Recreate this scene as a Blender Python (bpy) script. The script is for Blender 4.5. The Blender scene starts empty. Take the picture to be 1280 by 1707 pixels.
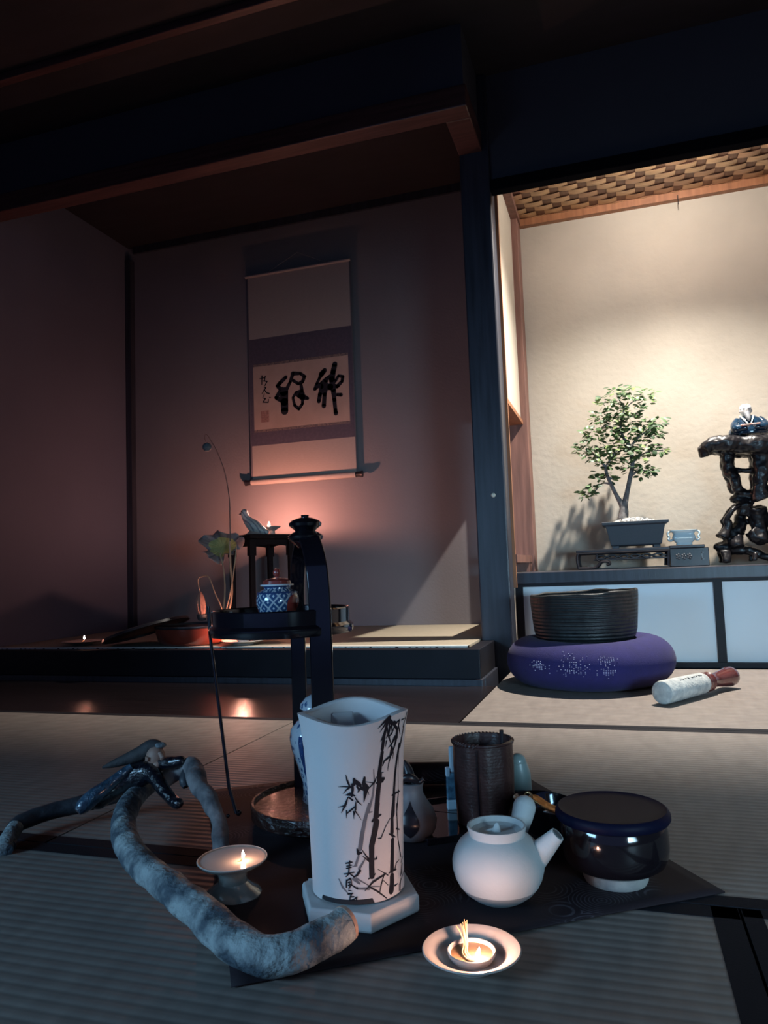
import bpy, bmesh, math, random
from mathutils import Vector, Matrix
from math import sin, cos, pi, radians, sqrt, atan2
random.seed(7)
S = bpy.context.scene
COL = S.collection

# ------------------------------------------------------------------ camera
F_PX, W_PX, H_PX = 1225.0, 1280.0, 1707.0
yaw, pitch, roll = radians(17.6), radians(4.6), radians(-2.1)
fw = Vector((-sin(yaw)*cos(pitch), cos(yaw)*cos(pitch), sin(pitch)))
r0 = Vector((cos(yaw), sin(yaw), 0)); u0 = r0.cross(fw)
cr = r0*cos(roll) + u0*sin(roll); cu = -r0*sin(roll) + u0*cos(roll)
cam = bpy.data.objects.new('camera', bpy.data.cameras.new('camera')); COL.objects.link(cam)
cam.matrix_world = Matrix(((cr.x, cu.x, -fw.x, 0), (cr.y, cu.y, -fw.y, 0), (cr.z, cu.z, -fw.z, 0.38), (0, 0, 0, 1)))
cam.data.sensor_fit = 'VERTICAL'; cam.data.sensor_height = 36.0
cam.data.lens = 36.0*F_PX/H_PX; cam.data.clip_start = 0.02
S.camera = cam

# ------------------------------------------------------------------ world, lights, exposure
w = bpy.data.worlds.new('night'); S.world = w; w.use_nodes = True
w.node_tree.nodes['Background'].inputs[0].default_value = (0.26, 0.40, 1.0, 1)
w.node_tree.nodes['Background'].inputs[1].default_value = 0.20
def lamp(name, kind, loc, power, col, size=0.1, target=None, size_y=None, spread=None):
    d = bpy.data.lights.new(name, kind); d.energy = power; d.color = col
    if kind == 'AREA':
        d.size = size
        if size_y: d.shape = 'RECTANGLE'; d.size_y = size_y
        if spread: d.spread = radians(spread)
    else: d.shadow_soft_size = size
    o = bpy.data.objects.new(name, d); COL.objects.link(o); o.location = loc
    if target is not None:
        o.rotation_euler = (Vector(target)-Vector(loc)).to_track_quat('-Z', 'Y').to_euler()
    return o
# the lamp tucked behind the lintel of the bright alcove
sp_ = lamp('alcove_spot_light', 'SPOT', (0.30, 2.822, 1.929), 350, (1.0, 0.93, 0.84), 0.016, (0.26, 2.05, 0.0))
sp_.data.spot_size = radians(154); sp_.data.spot_blend = 1.0
lamp('alcove_bulb_light', 'POINT', (0.30, 2.826, 1.933), 15, (1.0, 0.90, 0.78), 0.022)
lamp('right_fill_light', 'AREA', (1.25, -0.30, 0.42), 6.8, (0.47, 0.77, 1.0), 0.9, (-0.25, 3.0, 0.10), 0.35, 54)  # added cool fill from the right, for the dim alcove wall and cabinet doors
# cool fill light added low on the left, behind the camera
lamp('left_fill_light', 'AREA', (-1.7, -0.7, 0.72), 6.5, (0.33, 0.66, 1.0), 0.8, (-0.3, 0.9, 0.10), 0.4, 90)
FLAME_STRENGTH = 7000.0
S.view_settings.view_transform = 'Standard'; S.view_settings.look = 'None'
S.view_settings.exposure = 0.0; S.view_settings.gamma = 1.0; S.view_settings.use_curve_mapping = False

# ------------------------------------------------------------------ materials
MATS = {}
def mat(name, col=(0.5,0.5,0.5), rough=0.6, metal=0.0, spec=0.5, coat=0.0, var=0.0, vscale=20.0, bump=0.0, bscale=60.0,
        col2=None, stretch=None, emit=None, estr=0.0, sheen=0.0, trans=0.0, sss=0.0, bdist=0.002, contrast=0.18):
    if name in MATS: return MATS[name]
    m = bpy.data.materials.new(name); m.use_nodes = True; MATS[name] = m
    nt = m.node_tree; N = nt.nodes; L = nt.links; b = N['Principled BSDF']
    b.inputs['Base Color'].default_value = (*col, 1); b.inputs['Roughness'].default_value = rough
    b.inputs['Metallic'].default_value = metal; b.inputs['Specular IOR Level'].default_value = spec
    b.inputs['Coat Weight'].default_value = coat; b.inputs['Coat Roughness'].default_value = 0.06
    b.inputs['Sheen Weight'].default_value = sheen; b.inputs['Transmission Weight'].default_value = trans
    if sss: b.inputs['Subsurface Weight'].default_value = sss; b.inputs['Subsurface Scale'].default_value = 0.01
    if emit: b.inputs['Emission Color'].default_value = (*emit, 1); b.inputs['Emission Strength'].default_value = estr
    tc = N.new('ShaderNodeTexCoord'); mp = N.new('ShaderNodeMapping'); L.new(tc.outputs['Object'], mp.inputs['Vector'])
    if stretch: mp.inputs['Scale'].default_value = stretch
    if var or col2:
        n = N.new('ShaderNodeTexNoise'); n.inputs['Scale'].default_value = vscale; n.inputs['Detail'].default_value = 6
        L.new(mp.outputs[0], n.inputs['Vector'])
        rp = N.new('ShaderNodeValToRGB'); rp.color_ramp.elements[0].position = 0.5-contrast; rp.color_ramp.elements[1].position = 0.5+contrast
        c2 = col2 if col2 else tuple(c*(1-var) for c in col)
        rp.color_ramp.elements[0].color = (*c2, 1); rp.color_ramp.elements[1].color = (*col, 1)
        L.new(n.outputs['Fac'], rp.inputs['Fac']); L.new(rp.outputs['Color'], b.inputs['Base Color'])
    if bump:
        n2 = N.new('ShaderNodeTexNoise'); n2.inputs['Scale'].default_value = bscale; n2.inputs['Detail'].default_value = 5
        L.new(mp.outputs[0], n2.inputs['Vector'])
        bp = N.new('ShaderNodeBump'); bp.inputs['Strength'].default_value = bump; bp.inputs['Distance'].default_value = bdist
        L.new(n2.outputs['Fac'], bp.inputs['Height']); L.new(bp.outputs[0], b.inputs['Normal'])
    return m
def nodes_of(m): return m.node_tree.nodes, m.node_tree.links, m.node_tree.nodes['Principled BSDF']
def wavebump(m, axis, period, strength=0.5, dist=0.002, dark=0.0, col=None):
    """ribs at right angles to AXIS, PERIOD metres apart"""
    N, L, b = nodes_of(m)
    tc = N.new('ShaderNodeTexCoord'); sp = N.new('ShaderNodeSeparateXYZ'); L.new(tc.outputs['Object'], sp.inputs[0])
    mu = N.new('ShaderNodeMath'); mu.operation = 'MULTIPLY'; mu.inputs[1].default_value = 2*pi/period; L.new(sp.outputs[axis], mu.inputs[0])
    si = N.new('ShaderNodeMath'); si.operation = 'SINE'; L.new(mu.outputs[0], si.inputs[0])
    bp = N.new('ShaderNodeBump'); bp.inputs['Strength'].default_value = strength; bp.inputs['Distance'].default_value = dist
    L.new(si.outputs[0], bp.inputs['Height'])
    old = b.inputs['Normal'].links
    if old: L.new(old[0].from_socket, bp.inputs['Normal'])
    L.new(bp.outputs[0], b.inputs['Normal'])
    if dark:
        rr = N.new('ShaderNodeMapRange'); rr.inputs[1].default_value = -1; rr.inputs[2].default_value = -0.2; rr.inputs[3].default_value = 1-dark; rr.inputs[4].default_value = 1
        L.new(si.outputs[0], rr.inputs[0])
        mx = N.new('ShaderNodeMix'); mx.data_type = 'RGBA'; mx.blend_type = 'MULTIPLY'; mx.inputs[0].default_value = 1
        src = b.inputs['Base Color'].links
        if src: L.new(src[0].from_socket, mx.inputs[6])
        else: mx.inputs[6].default_value = b.inputs['Base Color'].default_value
        L.new(rr.outputs[0], mx.inputs[7]); L.new(mx.outputs[2], b.inputs['Base Color'])
    return m

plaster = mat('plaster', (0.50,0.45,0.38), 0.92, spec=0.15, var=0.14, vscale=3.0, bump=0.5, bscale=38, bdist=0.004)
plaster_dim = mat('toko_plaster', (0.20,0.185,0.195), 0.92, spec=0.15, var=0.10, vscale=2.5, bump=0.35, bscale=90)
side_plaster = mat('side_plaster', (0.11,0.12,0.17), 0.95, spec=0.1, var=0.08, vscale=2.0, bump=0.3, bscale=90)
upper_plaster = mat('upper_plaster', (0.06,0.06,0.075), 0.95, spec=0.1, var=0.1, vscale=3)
wood_red = mat('cedar_trim', (0.36,0.15,0.07), 0.5, var=0.35, vscale=9, stretch=(6,6,0.5), bump=0.15, bscale=30)
wood_brown = mat('aged_brown_wood', (0.23,0.11,0.085), 0.6, var=0.4, vscale=8, stretch=(7,7,0.5), bump=0.2, bscale=30)
wood_dark = mat('dark_stained_wood', (0.038,0.042,0.060), 0.38, var=0.5, vscale=7, stretch=(8,8,0.5), bump=0.12, bscale=40)
wood_beam = mat('dark_beam_wood', (0.10,0.045,0.040), 0.34, var=0.5, vscale=9, stretch=(0.5,8,8), bump=0.1, bscale=40)
wood_black = mat('black_lacquer_frame', (0.007,0.007,0.012), 0.5, spec=0.25, var=0.3, vscale=10)
lintel_black = mat('matt_black_lintel', (0.006,0.006,0.008), 1.0, spec=0.0)
board = mat('dark_floor_board', (0.016,0.011,0.012), 0.24, var=0.5, vscale=6, stretch=(0.6,14,1), bump=0.35, bscale=14, bdist=0.003)
ceil_wood = mat('ceiling_board', (0.016,0.012,0.018), 0.7, var=0.4, vscale=4, stretch=(1,5,1))
def tatami_mat(name, base, base2):
    m = mat(name, base, 0.55, spec=0.3, col2=base2, vscale=40, stretch=(1,0.3,1), bump=0.12, bscale=500, bdist=0.0006)
    return wavebump(m, 1, 0.0155, 0.20, 0.0012, 0.25)
tatami = tatami_mat('rush_weave', (0.25,0.215,0.19), (0.20,0.17,0.152))
tatami_toko = mat('fine_rush_weave', (0.42,0.36,0.27), 0.55, spec=0.3, var=0.12, vscale=60); wavebump(tatami_toko, 1, 0.0155, 0.2, 0.001, 0.12)
heri = mat('black_tatami_border', (0.010,0.010,0.014), 0.8, spec=0.15, bump=0.2, bscale=600)
door_paper = mat('pale_door_paper', (0.76,0.88,0.94), 0.75, spec=0.2, var=0.04, vscale=4)
lacquer = mat('black_lacquer', (0.006,0.005,0.008), 0.12, coat=0.6)
lacquer_rough = mat('hammered_black_lacquer', (0.028,0.010,0.008), 0.16, coat=0.3, bump=1.0, bscale=110, bdist=0.006)
lacquer_matte = mat('satin_black_wood', (0.014,0.012,0.016), 0.35)
clay_white = mat('bisque_white_clay', (0.62,0.60,0.60), 0.85, spec=0.2, var=0.05, vscale=15, bump=0.12, bscale=300)
clay_slab = mat('white_clay_slab', (0.50,0.52,0.53), 0.85, spec=0.2, var=0.15, vscale=25, bump=0.5, bscale=60)
clay_pot = mat('pale_teapot_clay', (0.50,0.53,0.53), 0.72, spec=0.3, var=0.06, vscale=12, bump=0.15, bscale=250)
clay_pot_base = mat('bare_teapot_base_clay', (0.25,0.29,0.31), 0.85, bump=0.3, bscale=300)
ink = mat('sumi_ink', (0.012,0.012,0.018), 0.7, spec=0.2)
ink_grey = mat('thin_sumi_wash', (0.19,0.19,0.21), 0.8, spec=0.2, var=0.3, vscale=60)
glaze_black = mat('black_glaze', (0.008,0.006,0.008), 0.10, coat=0.5, bump=0.05, bscale=60)
foot_clay = mat('unglazed_foot_clay', (0.33,0.33,0.31), 0.9, col2=(0.16,0.17,0.18), vscale=40, bump=0.4, bscale=150)
dish_glaze = mat('cream_dish_glaze', (0.52,0.47,0.43), 0.3, var=0.12, vscale=30, coat=0.2)
oil = mat('lamp_oil', (0.34,0.20,0.10), 0.08, coat=0.5)
celadon_grey = mat('grey_green_glaze', (0.22,0.24,0.23), 0.16, coat=0.7, var=0.2, vscale=18)
rush = mat('pale_rush_wick', (0.42,0.28,0.14), 0.8)
bark = mat('silvered_driftwood', (0.33,0.37,0.37), 0.75, col2=(0.06,0.08,0.10), vscale=26, bump=1.0, bscale=70, bdist=0.008, contrast=0.09)
endgrain = mat('sawn_wood_end', (0.52,0.33,0.24), 0.8, col2=(0.36,0.22,0.17), vscale=60)
dark_bark = mat('dark_wet_bark', (0.045,0.05,0.06), 0.5, col2=(0.02,0.02,0.026), vscale=30, bump=0.8, bscale=60, bdist=0.003)

# ------------------------------------------------------------------ mesh helpers
class MB:
    def __init__(s): s.v = []; s.f = []; s.mi = []
    def add(s, vs, fs, mi=0):
        n = len(s.v); s.v += [tuple(v) for v in vs]; s.f += [tuple(i+n for i in f) for f in fs]; s.mi += [mi]*len(fs); return s
    def box(s, a, b, mi=0, M=None):
        x0,y0,z0 = a; x1,y1,z1 = b
        vs = [Vector(p) for p in ((x0,y0,z0),(x1,y0,z0),(x1,y1,z0),(x0,y1,z0),(x0,y0,z1),(x1,y0,z1),(x1,y1,z1),(x0,y1,z1))]
        if M: vs = [M @ v for v in vs]
        return s.add(vs, [(0,3,2,1),(4,5,6,7),(0,1,5,4),(1,2,6,5),(2,3,7,6),(3,0,4,7)], mi)
    def lathe(s, prof, seg=48, c=(0,0,0), mi=0, fn=None, M=None):
        """revolve (r, z) points; fn(theta, r, z) -> (r, z) may shape the section"""
        vs = []; fs = []
        for r, z in prof:
            for k in range(seg):
                t = 2*pi*k/seg; rr, zz = (r, z) if fn is None else fn(t, r, z)
                v = Vector((c[0]+rr*cos(t), c[1]+rr*sin(t), c[2]+zz)); vs.append(M @ v if M else v)
        for i in range(len(prof)-1):
            for k in range(seg):
                a = i*seg+k; b = i*seg+(k+1) % seg; fs.append((a, b, b+seg, a+seg))
        if prof[0][0] > 1e-5: fs.append(tuple(reversed(range(seg))))
        if prof[-1][0] > 1e-5: fs.append(tuple((len(prof)-1)*seg+k for k in range(seg)))
        return s.add(vs, fs, mi)
    def tube(s, pts, rad, seg=10, mi=0, cap=True, flat=None, up=None):
        """tube through pts; rad number or list; flat squeezes across 'up'"""
        P = [Vector(p) for p in pts]; n = len(P)
        R = rad if isinstance(rad, (list, tuple)) else [rad]*n
        vs = []; fs = []; prev = None
        for i, p in enumerate(P):
            t = (P[min(i+1,n-1)]-P[max(i-1,0)]).normalized()
            if up is not None: nrm = (Vector(up)-t*t.dot(Vector(up))).normalized()
            elif prev is None:
                a = Vector((0,0,1)) if abs(t.z) < 0.9 else Vector((1,0,0)); nrm = (a-t*t.dot(a)).normalized()
            else: nrm = (prev-t*t.dot(prev)).normalized()
            prev = nrm; bn = t.cross(nrm)
            for k in range(seg):
                q = 2*pi*k/seg; fl = flat if flat else 1.0
                vs.append(p+nrm*cos(q)*R[i]*fl+bn*sin(q)*R[i])
        for i in range(n-1):
            for k in range(seg):
                a = i*seg+k; b = i*seg+(k+1) % seg; fs.append((a, b, b+seg, a+seg))
        if cap: fs.append(tuple(reversed(range(seg)))); fs.append(tuple((n-1)*seg+k for k in range(seg)))
        return s.add(vs, fs, mi)
    def sphere(s, c, r, seg=20, rings=12, mi=0, M=None):
        if not isinstance(r, (tuple, list)): r = (r, r, r)
        vs = []; fs = []
        for i in range(rings+1):
            ph = pi*i/rings
            for k in range(seg):
                t = 2*pi*k/seg; v = Vector((r[0]*sin(ph)*cos(t), r[1]*sin(ph)*sin(t), r[2]*cos(ph)))
                if M: v = M @ v
                vs.append(v+Vector(c))
        for i in range(rings):
            for k in range(seg):
                a = i*seg+k; b = i*seg+(k+1) % seg; fs.append((a, a+seg, b+seg, b))
        return s.add(vs, fs, mi)
    def build(s, name, m, parent=None, smooth=True, bevel=0.0, seg=2, sub=0, mods=(), off=(0,0,0), angle=40):
        me = bpy.data.meshes.new(name)
        me.from_pydata([(v[0]-off[0], v[1]-off[1], v[2]-off[2]) for v in s.v], [], s.f)
        ms = m if isinstance(m, (list, tuple)) else [m]
        for q in ms: me.materials.append(q)
        for p, i in zip(me.polygons, s.mi): p.material_index = i; p.use_smooth = smooth
        bm = bmesh.new(); bm.from_mesh(me); bmesh.ops.remove_doubles(bm, verts=bm.verts, dist=1e-6)
        bmesh.ops.recalc_face_normals(bm, faces=bm.faces); bm.to_mesh(me); bm.free()
        if smooth: me.set_sharp_from_angle(angle=radians(angle))
        o = bpy.data.objects.new(name, me); COL.objects.link(o)
        if parent: o.parent = parent
        if bevel:
            q = o.modifiers.new('bevel', 'BEVEL'); q.width = bevel; q.segments = seg; q.limit_method = 'ANGLE'
        if sub: q = o.modifiers.new('sub', 'SUBSURF'); q.levels = sub; q.render_levels = sub
        return o
def thing(name, label, cat, loc=(0,0,0), rotz=0, group=None):
    o = bpy.data.objects.new(name, None); COL.objects.link(o); o.location = loc; o.rotation_euler = (0,0,rotz)
    o.empty_display_size = 0.02
    return tag(o, label, cat, group)
def tag(o, label, cat, group=None):
    o['label'] = label; o['category'] = cat
    if group: o['group'] = group
    return o
def struct(name, mb, m, **k):
    o = mb.build(name, m, **k); o['kind'] = 'structure'; return o
def sbox(name, a, b, m, bevel=0.0, parent=None):
    o = MB().box(a, b).build(name, m, parent, smooth=False, bevel=bevel)
    if parent is None: o['kind'] = 'structure'
    return o
def lerp(pts, n):
    """Catmull-Rom resample of tuples, n steps a span"""
    P = [Vector(p) for p in pts]; out = []
    for i in range(len(P)-1):
        p0 = P[max(i-1,0)]; p1 = P[i]; p2 = P[i+1]; p3 = P[min(i+2,len(P)-1)]
        for k in range(n):
            t = k/n; out.append(0.5*((2*p1)+(p2-p0)*t+(2*p0-5*p1+4*p2-p3)*t*t+(3*p1-p0-3*p2+p3)*t**3))
    out.append(P[-1]); return out
def smooth_tube(mb, pts, n=5, seg=12, **k):
    """pts (x,y,z,r)"""
    q = lerp([Vector(p) for p in pts], n)
    mb.tube([v[:3] for v in q], [max(v[3], 1e-4) for v in q], seg, **k); return mb
def flame(parent, loc, s=1.0, lean=(0,0), k=1.0, col=(1.0,0.40,0.28)):
    flame_mat = mat('flame_%d' % int(k*1000), (1,0.5,0.2), 1.0, emit=col, estr=FLAME_STRENGTH*k)
    mb = MB(); prof = [(0.0,0),(0.0022,0.0015),(0.0034,0.004),(0.0036,0.007),(0.0027,0.011),(0.0014,0.015),(0.0,0.019)]
    vs = MB(); vs.lathe([(r*s, z*s) for r, z in prof], 12)
    vs.v = [(v[0]+loc[0]+lean[0]*v[2], v[1]+loc[1]+lean[1]*v[2], v[2]+loc[2]) for v in vs.v]
    return vs.build('flame', flame_mat, parent)
def ribbon(mb, pts, ws, to3d, nrm_off, mi=0):
    """flat brush stroke; pts 2-D in metres, ws half widths, to3d maps 2-D to 3-D on the painted surface"""
    P = [Vector(p) for p in pts]; n = len(P)
    # resample
    q = []; W = []
    for i in range(n-1):
        d = (P[i+1]-P[i]).length; m = max(2, int(d/max(ws[i],ws[i+1],1e-4)*1.5))
        for k in range(m): q.append(P[i].lerp(P[i+1], k/m)); W.append(ws[i]*(1-k/m)+ws[i+1]*k/m)
    q.append(P[-1]); W.append(ws[-1])
    vs = []; fs = []
    for i in range(len(q)):
        t = (q[min(i+1,len(q)-1)]-q[max(i-1,0)]); t = t.normalized() if t.length > 1e-9 else Vector((1,0)); nn = Vector((-t.y, t.x))
        vs += [to3d(q[i]+nn*W[i], nrm_off), to3d(q[i], nrm_off), to3d(q[i]-nn*W[i], nrm_off)]
    for i in range(len(q)-1):
        a = i*3; fs += [(a,a+3,a+4,a+1),(a+1,a+4,a+5,a+2)]
    mb.add(vs, fs, mi)
    for e in (0, len(q)-1):      # round ends
        c = q[e]; r = W[e]; ring = [to3d(c+Vector((cos(2*pi*k/10), sin(2*pi*k/10)))*r, nrm_off) for k in range(10)]
        mb.add(ring, [tuple(range(10))], mi)
    if n > 2:
        for i in range(1, n-1):
            ring = [to3d(P[i]+Vector((cos(2*pi*k/10), sin(2*pi*k/10)))*ws[i], nrm_off) for k in range(10)]
            mb.add(ring, [tuple(range(10))], mi)

# brush strokes and branch paths in metres (scroll: x,z; stove: degrees,mm)
CALLI=[([(-1.3574,1.3974),(-1.3747,1.381),(-1.3865,1.3612),(-1.4014,1.3338),(-1.4135,1.3088)],[0.0126,0.0145,0.0082,0.0087,0.0082]),([(-1.4135,1.3088),(-1.3791,1.3313),(-1.3505,1.3517),(-1.3278,1.3649)],[0.0097,0.0097,0.0106,0.0097]),([(-1.3009,1.4222),(-1.3116,1.384),(-1.32,1.3482),(-1.3135,1.295),(-1.3097,1.2422),(-1.3059,1.1896),(-1.3037,1.1737)],[0.014,0.0145,0.016,0.014,0.0106,0.0102,0.0121]),([(-1.3507,1.3465),(-1.3684,1.3169),(-1.3864,1.2768),(-1.3931,1.2432)],[0.0121,0.0169,0.0116,0.0106]),([(-1.3515,1.3203),(-1.3614,1.274),(-1.3671,1.2169)],[0.0145,0.0111,0.0121]),([(-1.3795,1.3182),(-1.3296,1.3099),(-1.2909,1.3092),(-1.2654,1.3314),(-1.2607,1.3544),(-1.2836,1.3608),(-1.3022,1.3356)],[0.0145,0.0169,0.0106,0.0087,0.0087,0.0077,0.0082]),([(-1.2951,1.2668),(-1.2732,1.2633)],[0.0082,0.0097]),([(-1.5709,1.388),(-1.6064,1.3599),(-1.6196,1.3479),(-1.5959,1.3211),(-1.5728,1.3185),(-1.5486,1.3586),(-1.5313,1.4021)],[0.0097,0.0111,0.0106,0.0121,0.0111,0.0087,0.0106]),([(-1.5958,1.3264),(-1.6288,1.2871),(-1.5974,1.2677)],[0.0145,0.0106,0.0121]),([(-1.5845,1.3145),(-1.5831,1.2608),(-1.5827,1.2127)],[0.0242,0.0213,0.0203]),([(-1.533,1.4023),(-1.4901,1.3973),(-1.4668,1.3785),(-1.48,1.3534),(-1.5031,1.3454),(-1.534,1.3677)],[0.0111,0.0082,0.0092,0.0102,0.0087,0.0082]),([(-1.4888,1.3465),(-1.4843,1.306),(-1.5158,1.3015),(-1.5349,1.277),(-1.5263,1.2361),(-1.5041,1.2152),(-1.4835,1.2396),(-1.479,1.2922)],[0.0082,0.0106,0.0082,0.0073,0.0082,0.0087,0.0082,0.0097]),([(-1.5048,1.2897),(-1.4824,1.2756),(-1.4532,1.2645)],[0.0145,0.0169,0.0082]),([(-1.7199,1.3962),(-1.692,1.3995)],[0.0022,0.0029]),([(-1.7059,1.4103),(-1.7089,1.3651)],[0.0036,0.0029]),([(-1.6871,1.407),(-1.6918,1.3848),(-1.6984,1.3823),(-1.6773,1.3777),(-1.6908,1.3576)],[0.0029,0.0029,0.0024,0.0029,0.0024]),([(-1.6957,1.3495),(-1.6852,1.3461),(-1.6979,1.3313),(-1.7084,1.3163)],[0.0024,0.0029,0.0029,0.0019]),([(-1.692,1.3328),(-1.6835,1.3189),(-1.6673,1.3128)],[0.0024,0.0029,0.0034]),([(-1.6942,1.3158),(-1.6993,1.3001)],[0.0019,0.0019]),([(-1.706,1.2944),(-1.6891,1.2882),(-1.7036,1.2714),(-1.6743,1.2672),(-1.6716,1.2836)],[0.0019,0.0029,0.0029,0.0029,0.0019]),([(-1.6643,1.292),(-1.662,1.2896)],[0.0029,0.0029])]
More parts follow.
